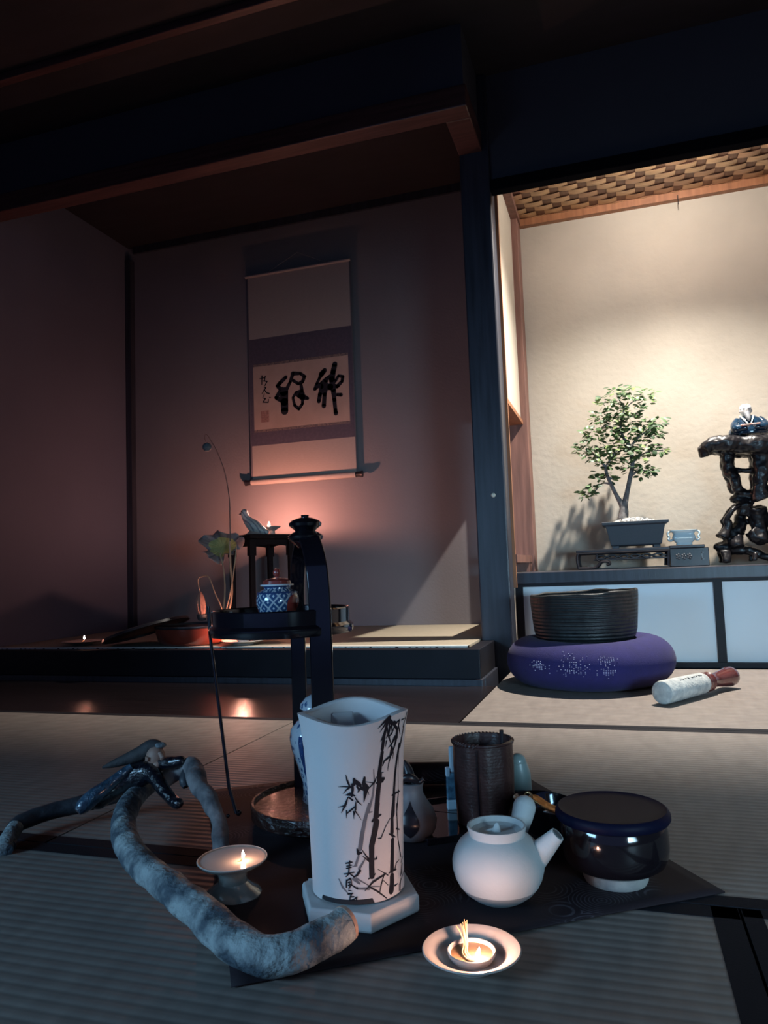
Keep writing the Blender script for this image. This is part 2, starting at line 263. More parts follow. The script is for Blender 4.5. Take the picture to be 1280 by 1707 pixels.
PAINT=[(0,[(58.6,220.3),(57.7,216.9),(56.9,213.4),(56.0,210.0),(55.3,206.8),(54.5,203.6),(53.7,200.5),(53.1,195.7),(52.5,190.8),(51.9,186.0)],[1.21,1.26,1.32,1.37,1.4,1.42,1.45,1.5,1.56,1.61]),(0,[(52.0,182.7),(51.5,179.3),(50.8,175.8),(50.2,172.4),(49.5,168.5),(48.9,164.5),(48.3,160.6)],[1.61,1.67,1.72,1.77,1.85,1.93,2.02]),(0,[(48.7,159.7),(48.6,156.5),(48.4,153.3),(48.2,150.0),(47.6,145.6),(46.9,141.1),(46.2,136.7),(45.4,129.9),(44.6,123.1),(43.8,116.3)],[2.42,2.36,2.31,2.26,2.28,2.31,2.34,2.36,2.39,2.42]),(0,[(45.5,128.0),(44.7,123.3),(44.0,118.6),(43.2,114.0)],[2.42,2.42,2.42,2.42]),(0,[(38.5,110.3),(40.0,111.5),(41.6,112.8),(43.2,114.0),(45.5,114.6),(47.8,115.3),(50.1,115.9)],[0.81,1.21,1.61,2.02,1.53,1.05,0.56]),(0,[(44.0,109.0),(43.0,105.0),(41.9,100.9),(40.9,96.8),(39.7,92.8),(38.5,88.7),(37.3,84.7),(37.2,81.0),(37.1,77.3),(37.0,73.6)],[2.98,2.93,2.88,2.82,2.77,2.71,2.66,2.58,2.5,2.42]),(0,[(37.0,73.6),(36.8,69.7),(36.7,65.8),(36.6,61.8),(36.7,58.9),(36.7,56.0),(36.8,53.1)],[2.5,2.53,2.55,2.58,2.61,2.63,2.66]),(0,[(32.1,50.6),(33.7,51.1),(35.2,51.5),(36.7,52.0),(38.2,52.9),(39.6,53.9),(41.1,54.8)],[0.4,0.67,0.94,1.21,0.94,0.67,0.4]),(0,[(79.7,186.1),(78.7,181.1),(77.3,176.2),(75.8,171.3),(74.7,166.0),(73.6,160.8),(72.6,155.6),(72.0,148.9),(71.5,142.1),(70.8,135.5)],[1.37,1.4,1.42,1.45,1.48,1.5,1.53,1.61,1.69,1.77]),(0,[(70.7,131.5),(70.0,124.6),(69.4,117.7),(68.7,110.9)],[2.02,2.02,2.02,2.02]),(0,[(67.2,132.7),(69.7,133.1),(72.5,133.3),(75.4,133.5),(78.3,133.3),(81.5,133.0),(85.2,132.6)],[0.81,0.86,0.91,0.97,0.78,0.59,0.4]),(0,[(69.0,122.9),(68.2,117.7),(67.4,112.5),(66.6,107.4),(66.5,102.5),(66.4,97.7),(66.2,92.9)],[2.02,2.02,2.02,2.02,2.15,2.28,2.42]),(0,[(61.1,92.6),(63.0,91.6),(64.9,90.6),(66.8,89.5),(68.7,88.5),(70.6,87.4),(72.6,86.3)],[0.48,0.73,0.97,1.21,0.94,0.67,0.4]),(0,[(67.0,84.6),(66.8,80.1),(66.6,75.6),(66.3,71.2),(65.9,65.1),(65.5,59.1),(65.1,53.1)],[2.26,2.31,2.36,2.42,2.5,2.58,2.66]),(0,[(59.4,51.1),(61.4,51.5),(63.5,51.8),(65.8,52.1),(68.1,51.9),(70.5,51.7),(73.1,51.4)],[0.4,0.67,0.94,1.21,1.02,0.83,0.64]),(0,[(64.9,46.7),(64.8,44.1),(64.8,41.5),(64.7,38.8),(64.1,36.5),(63.6,34.1),(63.0,31.8)],[2.82,2.9,2.98,3.06,3.17,3.28,3.39]),(0,[(89.4,203.2),(87.7,199.4),(86.1,195.5),(84.7,191.7),(83.8,188.5),(83.0,185.4),(82.3,182.2)],[0.89,0.99,1.1,1.21,1.16,1.1,1.05]),(0,[(93.9,218.2),(93.3,215.8),(92.7,213.4),(92.2,211.0),(90.6,208.5),(88.6,206.1),(86.7,203.8)],[0.81,0.86,0.91,0.97,0.91,0.86,0.81]),(0,[(80.0,212.8),(83.1,212.8),(86.7,212.7),(91.2,212.5)],[0.64,0.56,0.48,0.4]),(0,[(75.0,213.8),(75.1,211.6),(75.2,209.3),(75.1,207.1),(76.6,203.7),(78.1,200.4),(79.8,196.9)],[0.81,0.86,0.91,0.97,0.83,0.7,0.56]),(1,[(80.5,181.0),(80.1,173.3),(79.6,165.7),(79.1,158.1),(79.8,150.2),(80.6,142.3),(80.9,134.6)],[0.56,0.56,0.56,0.56,0.56,0.56,0.56]),(0,[(80.9,134.6),(79.1,126.0),(77.3,117.5),(75.6,109.0)],[0.89,0.83,0.78,0.73]),(0,[(75.9,121.1),(76.3,112.9),(76.7,104.6),(77.1,96.4),(77.5,91.4),(78.0,86.3),(78.5,81.3),(80.6,74.7),(82.8,68.0),(85.3,61.2)],[0.64,0.7,0.75,0.81,0.75,0.7,0.64,0.73,0.81,0.89]),(0,[(92.8,58.7),(89.8,57.5),(87.3,56.2),(85.0,54.8)],[0.64,0.59,0.54,0.48]),(0,[(74.4,94.7),(76.7,93.8),(79.1,92.8),(81.8,91.7)],[0.81,0.73,0.64,0.56]),(0,[(89.0,51.8),(88.4,49.3),(87.7,46.8),(87.1,44.3),(85.8,43.2),(84.4,42.0),(83.2,40.8)],[1.21,1.26,1.32,1.37,1.1,0.83,0.56]),(0,[(84.1,37.3),(83.0,33.6),(82.0,29.9),(81.0,26.3)],[0.56,0.62,0.67,0.73]),(1,[(98.9,40.1),(89.8,38.5),(84.0,35.7),(79.4,32.5),(79.3,30.6),(79.1,28.8),(79.0,27.0)],[1.05,1.02,0.99,0.97,0.91,0.86,0.81]),(1,[(107.0,21.5),(99.5,22.7),(89.3,24.9),(83.2,25.5)],[0.64,0.56,0.48,0.4]),(1,[(107.1,11.6),(81.2,19.8),(69.7,22.2),(60.7,23.3)],[0.4,0.38,0.35,0.32]),(0,[(45.5,91.2),(46.8,91.1),(48.1,91.0),(49.5,90.9),(51.6,94.5),(53.9,98.2),(56.1,101.8),(58.5,104.2),(60.9,106.6),(63.4,109.0)],[0.48,0.51,0.54,0.56,0.51,0.46,0.4,0.4,0.4,0.4]),(0,[(25.7,82.0),(27.2,79.8),(28.7,77.5),(30.3,75.3),(31.5,73.7),(32.8,72.1),(34.1,70.5)],[0.32,0.43,0.54,0.64,0.75,0.86,0.97]),(0,[(26.7,74.8),(28.1,73.7),(29.6,72.5),(31.0,71.3),(32.0,70.5),(33.1,69.7),(34.1,68.9)],[0.4,0.48,0.56,0.64,0.7,0.75,0.81]),(0,[(39.2,70.1),(40.4,70.2),(41.7,70.2),(43.0,70.3),(43.2,71.2),(43.3,72.0),(43.5,72.9)],[0.56,0.64,0.73,0.81,0.64,0.48,0.32]),(0,[(70.0,51.6),(71.1,53.7),(72.2,55.8),(73.3,57.8),(75.6,58.5),(78.0,59.0),(80.7,59.5)],[0.97,0.83,0.7,0.56,0.46,0.35,0.24]),(1,[(41.4,165.7),(41.6,161.6),(41.9,157.5),(42.2,153.4),(41.5,148.1),(40.9,142.9),(40.1,137.6),(38.2,132.0),(36.2,126.4),(34.3,120.8)],[0.4,0.51,0.62,0.73,0.83,0.94,1.05,1.1,1.16,1.21]),(1,[(32.5,120.2),(34.6,120.4),(36.7,120.5),(38.8,120.6)],[0.97,0.81,0.64,0.48]),(1,[(35.4,129.4),(33.7,123.8),(31.9,118.2),(30.1,112.5),(29.0,107.9),(27.8,103.2),(26.6,98.6),(25.6,93.4),(24.6,88.2),(23.5,83.0)],[1.05,1.29,1.53,1.77,1.8,1.83,1.85,1.91,1.96,2.02]),(0,[(20.1,83.2),(20.6,81.6),(21.1,80.0),(21.6,78.4),(22.8,78.6),(23.9,78.7),(25.1,78.9)],[0.56,0.91,1.26,1.61,1.34,1.07,0.81]),(1,[(21.5,75.2),(20.2,72.1),(19.0,69.0),(17.7,65.9)],[0.97,1.05,1.13,1.21]),(1,[(14.6,64.8),(16.2,65.1),(17.8,65.3),(19.4,65.5)],[0.4,0.43,0.46,0.48]),(1,[(28.8,71.5),(26.5,68.4),(24.2,65.3),(21.9,62.2)],[0.56,0.78,0.99,1.21]),(0,[(22.7,60.2),(21.5,58.7),(20.3,57.2),(19.1,55.7),(17.9,55.2),(16.7,54.7),(15.5,54.2)],[1.21,1.13,1.05,0.97,0.75,0.54,0.32]),(0,[(10.4,162.3),(10.9,160.2),(11.3,158.0),(11.8,155.9),(12.7,153.7),(13.5,151.5),(14.4,149.4)],[0.16,0.38,0.59,0.81,0.81,0.81,0.81]),(0,[(1.1,148.9),(3.8,149.1),(6.4,149.3),(9.0,149.4),(11.5,149.3),(14.0,149.1),(16.5,148.9)],[0.16,0.3,0.43,0.56,0.62,0.67,0.73]),(0,[(6.4,141.7),(7.8,143.2),(9.2,144.7),(10.5,146.2),(12.2,147.3),(14.0,148.3),(15.7,149.3)],[0.16,0.32,0.48,0.64,0.7,0.75,0.81]),(0,[(19.3,156.5),(20.3,155.3),(21.4,154.2),(22.4,153.1),(23.5,152.2),(24.6,151.3),(25.7,150.4)],[1.21,1.48,1.75,2.02,1.88,1.75,1.61]),(0,[(30.9,158.1),(30.6,156.2),(30.3,154.4),(29.9,152.5),(30.7,150.5),(31.6,148.6),(32.4,146.6),(33.5,146.8),(34.7,146.9),(35.8,147.0)],[1.05,1.24,1.42,1.61,2.02,2.42,2.82,2.02,1.21,0.4]),(0,[(17.4,151.7),(17.3,149.6),(17.3,147.4),(17.2,145.3),(16.8,143.1),(16.5,141.0),(16.1,138.9)],[1.21,1.21,1.21,1.21,1.07,0.94,0.81]),(0,[(8.5,140.1),(10.5,140.5),(12.5,140.9),(14.5,141.3),(16.2,140.7),(17.8,140.1),(19.5,139.5)],[0.16,0.64,1.13,1.61,1.26,0.91,0.56]),(0,[(22.3,149.1),(23.1,147.9),(23.9,146.8),(24.7,145.7),(24.1,144.6),(23.5,143.6),(23.0,142.6)],[0.81,0.89,0.97,1.05,0.78,0.51,0.24]),(0,[(32.4,145.8),(31.9,143.4),(31.4,141.1),(30.9,138.7),(30.4,136.4),(29.9,134.0),(29.4,131.7)],[2.42,2.07,1.72,1.37,0.97,0.56,0.16]),(0,[(27.3,147.1),(29.0,146.4),(30.6,145.7),(32.3,145.0)],[1.61,1.61,1.61,1.61]),(0,[(31.7,153.5),(34.8,152.8),(38.0,152.0),(41.2,151.2)],[0.24,0.3,0.35,0.4]),(0,[(35.8,146.2),(37.9,148.1),(40.0,150.0),(42.1,151.8),(43.1,153.6),(44.0,155.3),(44.9,157.1)],[0.4,0.59,0.78,0.97,0.75,0.54,0.32]),(0,[(19.4,138.0),(20.5,136.3),(21.6,134.7),(22.6,133.0),(24.1,131.6),(25.7,130.2),(27.2,128.7)],[0.4,0.54,0.67,0.81,0.59,0.38,0.16]),(0,[(11.8,138.1),(10.9,135.8),(9.9,133.4),(9.0,131.0),(7.1,127.8),(5.2,124.5),(3.3,121.3)],[0.4,0.62,0.83,1.05,0.75,0.46,0.16]),(0,[(-0.5,127.0),(1.5,127.6),(3.5,128.0),(5.4,128.5),(6.6,129.1),(7.8,129.6),(8.9,130.2)],[0.16,0.3,0.43,0.56,0.56,0.56,0.56]),(0,[(9.0,119.8),(10.6,121.2),(12.2,122.5),(13.8,123.8),(15.9,125.3),(17.9,126.9),(19.9,128.4)],[0.16,0.38,0.59,0.81,0.73,0.64,0.56]),(0,[(12.7,138.1),(14.1,137.1),(15.4,136.0),(16.8,134.9)],[0.81,0.81,0.81,0.81]),(0,[(20.5,133.1),(20.3,130.5),(20.1,127.8),(19.8,125.2),(19.2,123.1),(18.6,121.0),(17.9,118.9)],[0.4,0.54,0.67,0.81,0.64,0.48,0.32]),(0,[(19.3,157.3),(19.2,155.4),(19.2,153.5),(19.1,151.6)],[1.21,1.21,1.21,1.21]),(0,[(34.9,142.3),(35.2,141.2),(35.4,140.1),(35.7,139.0)],[0.32,0.27,0.21,0.16]),(0,[(9.6,123.8),(9.4,121.2),(9.3,118.5),(9.2,115.9)],[0.56,0.43,0.3,0.16]),(0,[(19.8,122.8),(21.9,119.7),(24.1,116.5),(26.2,113.3)],[0.56,0.43,0.3,0.16]),(0,[(17.6,122.9),(17.7,120.3),(17.7,117.6),(17.8,115.0)],[0.56,0.43,0.3,0.16]),(0,[(8.9,129.4),(7.1,126.7),(5.2,124.0),(3.3,121.3)],[0.64,0.48,0.32,0.16]),(0,[(58.6,220.8),(56.5,219.0),(54.5,217.3),(52.6,215.6),(50.2,213.4),(47.9,211.3),(45.7,209.2)],[1.21,1.16,1.1,1.05,0.75,0.46,0.16]),(0,[(57.7,219.7),(56.1,216.9),(54.6,214.1),(53.0,211.3),(51.5,209.2),(50.0,207.1),(48.4,205.0)],[1.05,0.97,0.89,0.81,0.59,0.38,0.16]),(0,[(59.6,220.2),(59.7,217.4),(59.7,214.6),(59.8,211.8),(60.0,207.9),(59.8,204.1),(59.7,200.2)],[1.21,1.07,0.94,0.81,0.62,0.43,0.24]),(0,[(60.6,216.7),(62.5,214.6),(64.5,212.6),(66.6,210.5),(68.6,208.4),(70.5,206.4),(72.6,204.3),(73.2,200.9),(73.8,197.4),(74.5,194.0)],[0.81,0.99,1.18,1.37,1.45,1.53,1.61,1.21,0.81,0.4]),(0,[(65.9,214.0),(67.3,213.2),(68.6,212.3),(70.1,211.5),(71.6,212.3),(73.3,213.1),(75.0,213.8)],[0.81,0.94,1.07,1.21,0.94,0.67,0.4]),(0,[(56.9,210.7),(57.6,207.8),(58.1,204.9),(58.6,202.1),(60.2,198.0),(61.9,193.8),(63.8,189.6)],[0.4,0.62,0.83,1.05,0.83,0.62,0.4]),(0,[(61.2,209.0),(60.7,206.6),(60.2,204.3),(59.6,201.9),(58.3,200.2),(57.1,198.5),(55.8,196.8)],[0.81,0.89,0.97,1.05,0.78,0.51,0.24]),(0,[(67.1,207.1),(66.1,205.1),(65.1,203.1),(64.1,201.1),(62.3,199.8),(60.5,198.4),(58.9,197.1)],[0.56,0.7,0.83,0.97,0.73,0.48,0.24]),(0,[(72.5,205.2),(72.3,202.4),(72.1,199.7),(72.0,197.0),(69.5,194.5),(67.2,191.9),(65.0,189.3)],[0.81,0.99,1.18,1.37,1.13,0.89,0.64]),(0,[(69.3,196.7),(67.8,194.3),(66.4,191.8),(65.0,189.3),(63.1,188.1),(61.3,186.8),(59.6,185.5)],[0.81,0.89,0.97,1.05,0.75,0.46,0.16]),(0,[(56.9,194.2),(56.5,192.0),(56.1,189.9),(55.7,187.8)],[0.81,0.62,0.43,0.24]),(0,[(49.2,194.7),(50.4,196.4),(51.6,198.1),(52.7,199.8)],[0.16,0.51,0.86,1.21]),(0,[(72.3,194.4),(71.8,192.3),(71.3,190.2),(70.8,188.1),(69.2,184.6),(67.5,181.1),(65.8,177.6)],[1.61,1.48,1.34,1.21,1.07,0.94,0.81]),(0,[(65.2,186.0),(64.7,182.8),(64.1,179.6),(63.4,176.5),(60.3,175.2),(57.4,173.8),(54.6,172.5),(54.0,171.0),(53.3,169.4),(52.6,167.9)],[1.21,1.16,1.1,1.05,0.97,0.89,0.81,0.67,0.54,0.4]),(0,[(64.6,177.9),(63.4,174.8),(62.3,171.8),(61.2,168.7),(60.7,166.1),(60.1,163.5),(59.6,160.9)],[0.81,0.73,0.64,0.56,0.43,0.3,0.16]),(0,[(66.6,184.0),(67.8,180.5),(68.8,177.0),(69.8,173.5)],[0.97,0.7,0.43,0.16]),(0,[(66.4,177.5),(66.9,175.7),(67.4,174.0),(67.8,172.3)],[0.64,0.48,0.32,0.16]),(0,[(58.8,218.6),(60.2,216.2),(61.6,213.7),(63.0,211.2),(63.4,208.9),(63.7,206.6),(63.8,204.4)],[1.21,1.21,1.21,1.21,0.94,0.67,0.4]),(0,[(48.2,152.5),(49.4,152.5),(50.5,152.6),(51.7,152.7),(52.5,153.1),(53.4,153.4),(54.3,153.8)],[2.42,2.42,2.42,2.42,2.02,1.61,1.21]),(0,[(44.9,150.6),(46.2,150.1),(47.4,149.6),(48.7,149.1)],[0.81,0.81,0.81,0.81]),(0,[(50.7,160.6),(51.7,160.5),(52.7,160.5),(53.7,160.4)],[0.56,0.46,0.35,0.24]),(0,[(27.7,38.6),(30.9,41.4),(34.2,44.1),(37.5,46.7),(43.0,48.7),(48.7,50.4),(54.8,51.9)],[0.24,0.51,0.78,1.05,0.97,0.89,0.81]),(0,[(44.1,59.0),(48.5,56.0),(53.2,52.8),(58.1,49.4)],[0.24,0.35,0.46,0.56]),(0,[(52.6,51.6),(51.0,48.3),(49.5,44.9),(48.1,41.6),(47.3,38.8),(46.5,36.1),(45.7,33.4)],[0.56,0.59,0.62,0.64,0.56,0.48,0.4]),(0,[(32.8,42.7),(36.4,40.3),(40.1,37.9),(43.8,35.4),(47.4,32.4),(51.1,29.3),(55.0,26.1)],[0.81,0.81,0.81,0.81,0.7,0.59,0.48]),(0,[(51.3,45.6),(53.4,43.5),(55.6,41.3),(57.8,39.2)],[0.32,0.35,0.38,0.4]),(0,[(69.4,35.0),(71.4,35.1),(73.5,35.2),(75.8,35.3)],[0.81,0.62,0.43,0.24]),(1,[(-2.8,51.1),(-1.4,48.4),(0.1,45.6),(1.5,42.8),(3.6,40.9),(5.7,38.9),(7.7,36.9)],[0.4,0.59,0.78,0.97,0.78,0.59,0.4]),(1,[(15.4,51.9),(17.4,50.2),(19.4,48.6),(21.4,46.9)],[1.61,1.4,1.18,0.97]),(1,[(18.1,52.6),(22.9,49.7),(27.8,46.7),(32.8,43.5)],[0.81,0.67,0.54,0.4]),(1,[(19.4,41.5),(23.8,41.3),(28.2,40.9),(32.7,40.3)],[0.81,0.94,1.07,1.21]),(1,[(36.4,42.2),(39.5,41.7),(42.7,41.1),(46.0,40.4)],[0.56,0.51,0.46,0.4]),(2,[(11.3,70.6),(11.1,69.6),(10.9,68.6),(10.7,67.6)],[0.73,0.67,0.62,0.56]),(2,[(6.8,68.3),(9.2,68.8),(11.5,69.2),(13.9,69.6)],[0.64,0.62,0.59,0.56]),(2,[(7.5,65.2),(9.5,65.6),(11.4,66.0),(13.3,66.4)],[0.56,0.54,0.51,0.48]),(2,[(7.0,62.8),(8.9,63.2),(10.9,63.7),(12.8,64.1)],[0.56,0.54,0.51,0.48]),(2,[(10.8,68.4),(10.3,64.7),(9.9,61.0),(9.4,57.3)],[0.64,0.64,0.64,0.64]),(2,[(4.0,56.8),(8.0,57.6),(11.8,58.3),(15.7,58.9)],[0.48,0.51,0.54,0.56]),(2,[(9.9,57.4),(8.7,56.3),(7.4,55.2),(6.2,54.1)],[0.56,0.51,0.46,0.4]),(2,[(10.8,57.4),(12.4,56.3),(13.9,55.3),(15.5,54.2),(17.0,54.6),(18.4,54.9),(19.9,55.2)],[0.56,0.62,0.67,0.73,0.62,0.51,0.4]),(2,[(11.0,52.7),(9.5,51.6),(8.0,50.5),(6.4,49.4),(6.3,47.3),(6.2,45.2),(6.1,43.1)],[0.64,0.62,0.59,0.56,0.59,0.62,0.64]),(2,[(6.5,50.6),(8.3,51.0),(10.1,51.5),(11.9,51.9),(12.1,49.8),(12.3,47.7),(12.5,45.6),(14.7,44.3),(16.8,42.9),(19.0,41.5),(19.0,42.1),(19.0,42.6),(19.0,43.1)],[0.56,0.56,0.56,0.56,0.56,0.56,0.56,0.62,0.67,0.73,0.62,0.51,0.4]),(2,[(8.2,47.9),(9.4,48.2),(10.6,48.5),(11.8,48.7)],[0.4,0.4,0.4,0.4]),(2,[(8.5,45.1),(9.8,45.6),(11.2,46.0),(12.5,46.4),(11.8,45.3),(11.0,44.3),(10.2,43.2),(9.7,42.7),(9.3,42.2),(8.8,41.6)],[0.48,0.48,0.48,0.48,0.46,0.43,0.4,0.38,0.35,0.32]),(2,[(10.0,49.5),(10.1,47.1),(10.1,44.8),(10.2,42.4)],[0.32,0.35,0.38,0.4]),(2,[(8.7,40.0),(9.9,39.8),(11.1,39.6),(12.3,39.3)],[0.48,0.46,0.43,0.4]),(2,[(8.1,36.1),(9.9,36.4),(11.7,36.7),(13.5,37.0)],[0.81,0.73,0.64,0.56]),(2,[(12.1,36.2),(11.5,35.2),(10.9,34.1),(10.2,33.1),(10.0,31.8),(9.8,30.5),(9.6,29.2)],[0.64,0.59,0.54,0.48,0.48,0.48,0.48]),(2,[(9.6,29.2),(11.3,29.7),(13.0,30.2),(14.6,30.7),(15.8,31.5),(17.0,32.3),(18.2,33.0),(17.9,31.7),(17.5,30.4),(17.2,29.1)],[0.56,0.56,0.56,0.56,0.56,0.56,0.56,0.54,0.51,0.48]),(2,[(10.2,33.1),(11.7,33.2),(13.2,33.3),(14.7,33.5)],[0.56,0.54,0.51,0.48])]
ROOTS=[[(0.341,0.802,0.023),(0.369,0.824,0.027),(0.417,0.82,0.032),(0.472,0.815,0.036),(0.522,0.807,0.036),(0.572,0.806,0.036),(0.622,0.806,0.032),(0.673,0.79,0.027)],[(0.335,0.819,0.017),(0.348,0.785,0.022)],[(0.429,0.782,0.025),(0.425,0.73,0.023),(0.444,0.676,0.022),(0.448,0.636,0.02)],[(0.454,0.72,0.009),(0.493,0.711,0.01),(0.526,0.714,0.011)],[(0.541,0.769,0.036),(0.538,0.705,0.034),(0.525,0.65,0.025),(0.533,0.602,0.036)],[(0.449,0.644,0.018),(0.487,0.625,0.015),(0.534,0.626,0.02),(0.562,0.636,0.018),(0.593,0.646,0.018)],[(0.434,0.612,0.013),(0.464,0.602,0.016),(0.499,0.58,0.023)],[(0.478,0.59,0.027),(0.467,0.542,0.019)],[(0.464,0.543,0.018),(0.454,0.499,0.025),(0.426,0.469,0.032),(0.399,0.446,0.027)],[(0.452,0.583,0.011),(0.425,0.561,0.011),(0.402,0.524,0.013),(0.411,0.51,0.014),(0.385,0.459,0.02)],[(0.516,0.571,0.032),(0.519,0.512,0.027),(0.523,0.46,0.027),(0.524,0.432,0.023)],[(0.357,0.43,0.008),(0.39,0.419,0.023),(0.433,0.409,0.017),(0.486,0.402,0.017),(0.518,0.389,0.014),(0.543,0.377,0.013),(0.592,0.386,0.018)],[(0.392,0.403,0.02),(0.391,0.361,0.016)],[(0.494,0.394,0.009),(0.489,0.363,0.008)],[(0.432,0.456,0.027),(0.437,0.417,0.023)],[(0.492,0.477,0.023),(0.507,0.445,0.018)],[(0.602,0.78,0.027),(0.614,0.703,0.025),(0.602,0.625,0.023),(0.604,0.566,0.023),(0.62,0.487,0.025),(0.629,0.416,0.023),(0.631,0.354,0.016)],[(0.531,0.531,0.027),(0.583,0.508,0.023),(0.615,0.467,0.018)],[(0.56,0.431,0.018),(0.585,0.394,0.018)]]
LEAF=[(0.027,1.078,0.033),(0.081,1.065,0.044),(0.144,1.052,0.036),(-0.017,1.048,0.029),(0.02,1.01,0.044),(0.084,1.003,0.044),(-0.041,0.982,0.036),(0.01,0.963,0.044),(0.074,0.95,0.051),(0.136,0.93,0.036),(0.181,0.939,0.029),(-0.071,0.915,0.044),(-0.006,0.909,0.044),(0.058,0.904,0.044),(0.121,0.891,0.036),(0.166,0.894,0.029),(-0.12,0.858,0.036),(-0.075,0.833,0.036),(-0.023,0.842,0.044),(0.029,0.838,0.044),(0.074,0.848,0.029),(0.131,0.836,0.033),(0.174,0.826,0.036),(-0.032,0.795,0.036),(0.02,0.791,0.036),(0.056,0.761,0.018),(0.103,0.798,0.029),(0.113,0.75,0.033),(0.137,0.741,0.022),(-0.068,0.74,0.025),(-0.023,0.726,0.022),(-0.114,0.668,0.029),(-0.09,0.697,0.018)]
TWIGS=[[(0.022,0.568,0.0218),(0.028,0.601,0.0174),(0.008,0.643,0.0094),(-0.012,0.691,0.008),(-0.029,0.74,0.0073),(-0.036,0.775,0.0065),(-0.063,0.818,0.0044),(-0.107,0.85,0.0029)],[(0.028,0.601,0.016),(0.044,0.661,0.0102),(0.061,0.727,0.0094),(0.073,0.78,0.0087),(0.068,0.848,0.008),(0.045,0.891,0.0065),(0.035,0.94,0.0044),(0.052,1.007,0.0036),(0.029,1.064,0.0022)],[(0.068,0.848,0.0058),(0.109,0.892,0.0036),(0.167,0.914,0.0022)],[(0.074,0.787,0.0051),(0.13,0.823,0.0029),(0.192,0.824,0.0022)],[(-0.012,0.698,0.0044),(-0.05,0.708,0.0036),(-0.084,0.676,0.0029),(-0.111,0.668,0.0022)],[(0.064,0.727,0.0036),(0.1,0.751,0.0029),(0.131,0.735,0.0022)],[(-0.033,0.775,0.0044),(-0.005,0.813,0.0036),(0.023,0.845,0.0022)],[(0.052,1.007,0.0029),(0.098,1.036,0.0022),(0.15,1.044,0.0015)],[(-0.029,0.734,0.0036),(-0.004,0.721,0.0022)],[(0.043,0.905,0.0044),(-0.017,0.945,0.0029),(-0.064,0.922,0.0022)]]

# ================================================================== THE SETTING
YB = 3.40                       # back wall of both alcoves
XL = -2.53                      # left wall
sbox('floor', (-2.6,-2.0,-0.08), (1.6,3.5,-0.055), board)
sbox('floor_board', (XL,1.815,-0.05), (-0.405,2.395,-0.002), board)
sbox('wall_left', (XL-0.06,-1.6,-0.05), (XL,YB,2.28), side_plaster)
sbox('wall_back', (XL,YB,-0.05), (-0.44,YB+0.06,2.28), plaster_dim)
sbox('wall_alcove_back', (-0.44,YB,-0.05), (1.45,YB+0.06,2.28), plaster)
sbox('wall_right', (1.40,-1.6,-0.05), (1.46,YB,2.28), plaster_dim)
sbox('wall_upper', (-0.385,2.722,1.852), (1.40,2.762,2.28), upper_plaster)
sbox('ceiling', (-2.6,-1.6,2.28), (1.46,YB,2.31), ceil_wood)
sbox('ceiling_toko', (XL,2.465,2.24), (-0.50,YB,2.27), ceil_wood)
for i, y in enumerate((0.30,0.74,1.18,1.62,2.06)):
    sbox('trim_%d' % (10+i), (XL,y,2.252), (1.40,y+0.032,2.281), wood_beam, bevel=0.003)
# side wall between the two alcoves, with its low opening
mb = MB(); mb.box((-0.50,2.80,1.03), (-0.385,YB,2.28)); mb.box((-0.50,2.80,-0.05), (-0.385,YB,0.355))
struct('wall_between', mb, plaster, smooth=False)
mb = MB(); mb.box((-0.497,2.80,1.012),(-0.376,3.30,1.030)); struct('trim_opening', mb, wood_red, smooth=False)
mb = MB(); mb.box((-0.475,2.80,0.395),(-0.368,3.30,0.425)); mb.box((-0.47,3.20,0.355),(-0.37,3.292,0.397)); struct('trim_sill', mb, wood_brown, smooth=False)
sbox('trim_corner_post', (-0.497,3.292,0.12), (-0.356,YB,1.975), wood_brown, bevel=0.003)
sbox('trim_edge', (-0.398,2.797,0.30), (-0.374,2.812,2.0), wood_red)
post = sbox('trim_post', (-0.500,2.70,-0.05), (-0.385,2.80,2.28), wood_dark, bevel=0.006)
MB().lathe([(0.0,0.0),(0.0085,0.0),(0.0085,0.002),(0.005,0.006),(0.0,0.0068)],16,
    M=Matrix.Translation((-0.430,2.70,0.645)) @ Matrix.Rotation(radians(90),4,'X')).build('post_stud', mat('ivory_stud',(0.7,0.66,0.55),0.4), post)
# beams over the big alcove
sbox('trim_beam', (XL,2.400,1.970), (-0.410,2.476,2.050), wood_beam, bevel=0.004)
sbox('trim_side_beam', (-0.500,2.476,1.970), (-0.410,2.72,2.050), wood_beam, bevel=0.004)
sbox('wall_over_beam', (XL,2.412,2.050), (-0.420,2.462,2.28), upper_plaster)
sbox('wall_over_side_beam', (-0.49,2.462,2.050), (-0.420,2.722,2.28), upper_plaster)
sbox('trim_alcove_corner', (XL,3.362,0.12), (XL+0.036,YB,2.16), wood_dark)
sbox('trim_picture_rail', (XL+0.036,3.385,2.20), (-0.50,YB,2.24), wood_dark)
# front sill of the big alcove (black lacquered) with its return, plinth and base strip
mb = MB(); mb.box((XL,2.400,0.018),(-0.452,2.456,0.115)); mb.box((-0.500,2.456,0.018),(-0.452,2.70,0.115))
struct('trim_sill_black', mb, wood_black, smooth=False, bevel=0.003)
mb = MB(); mb.box((XL,2.392,-0.05),(-0.446,2.44,0.018)); mb.box((-0.5,2.44,-0.05),(-0.444,2.70,0.018)); struct('trim_plinth', mb, wood_dark, smooth=False, bevel=0.002)
sbox('floor_toko', (XL,2.456,-0.05), (-0.50,YB,0.105), board)
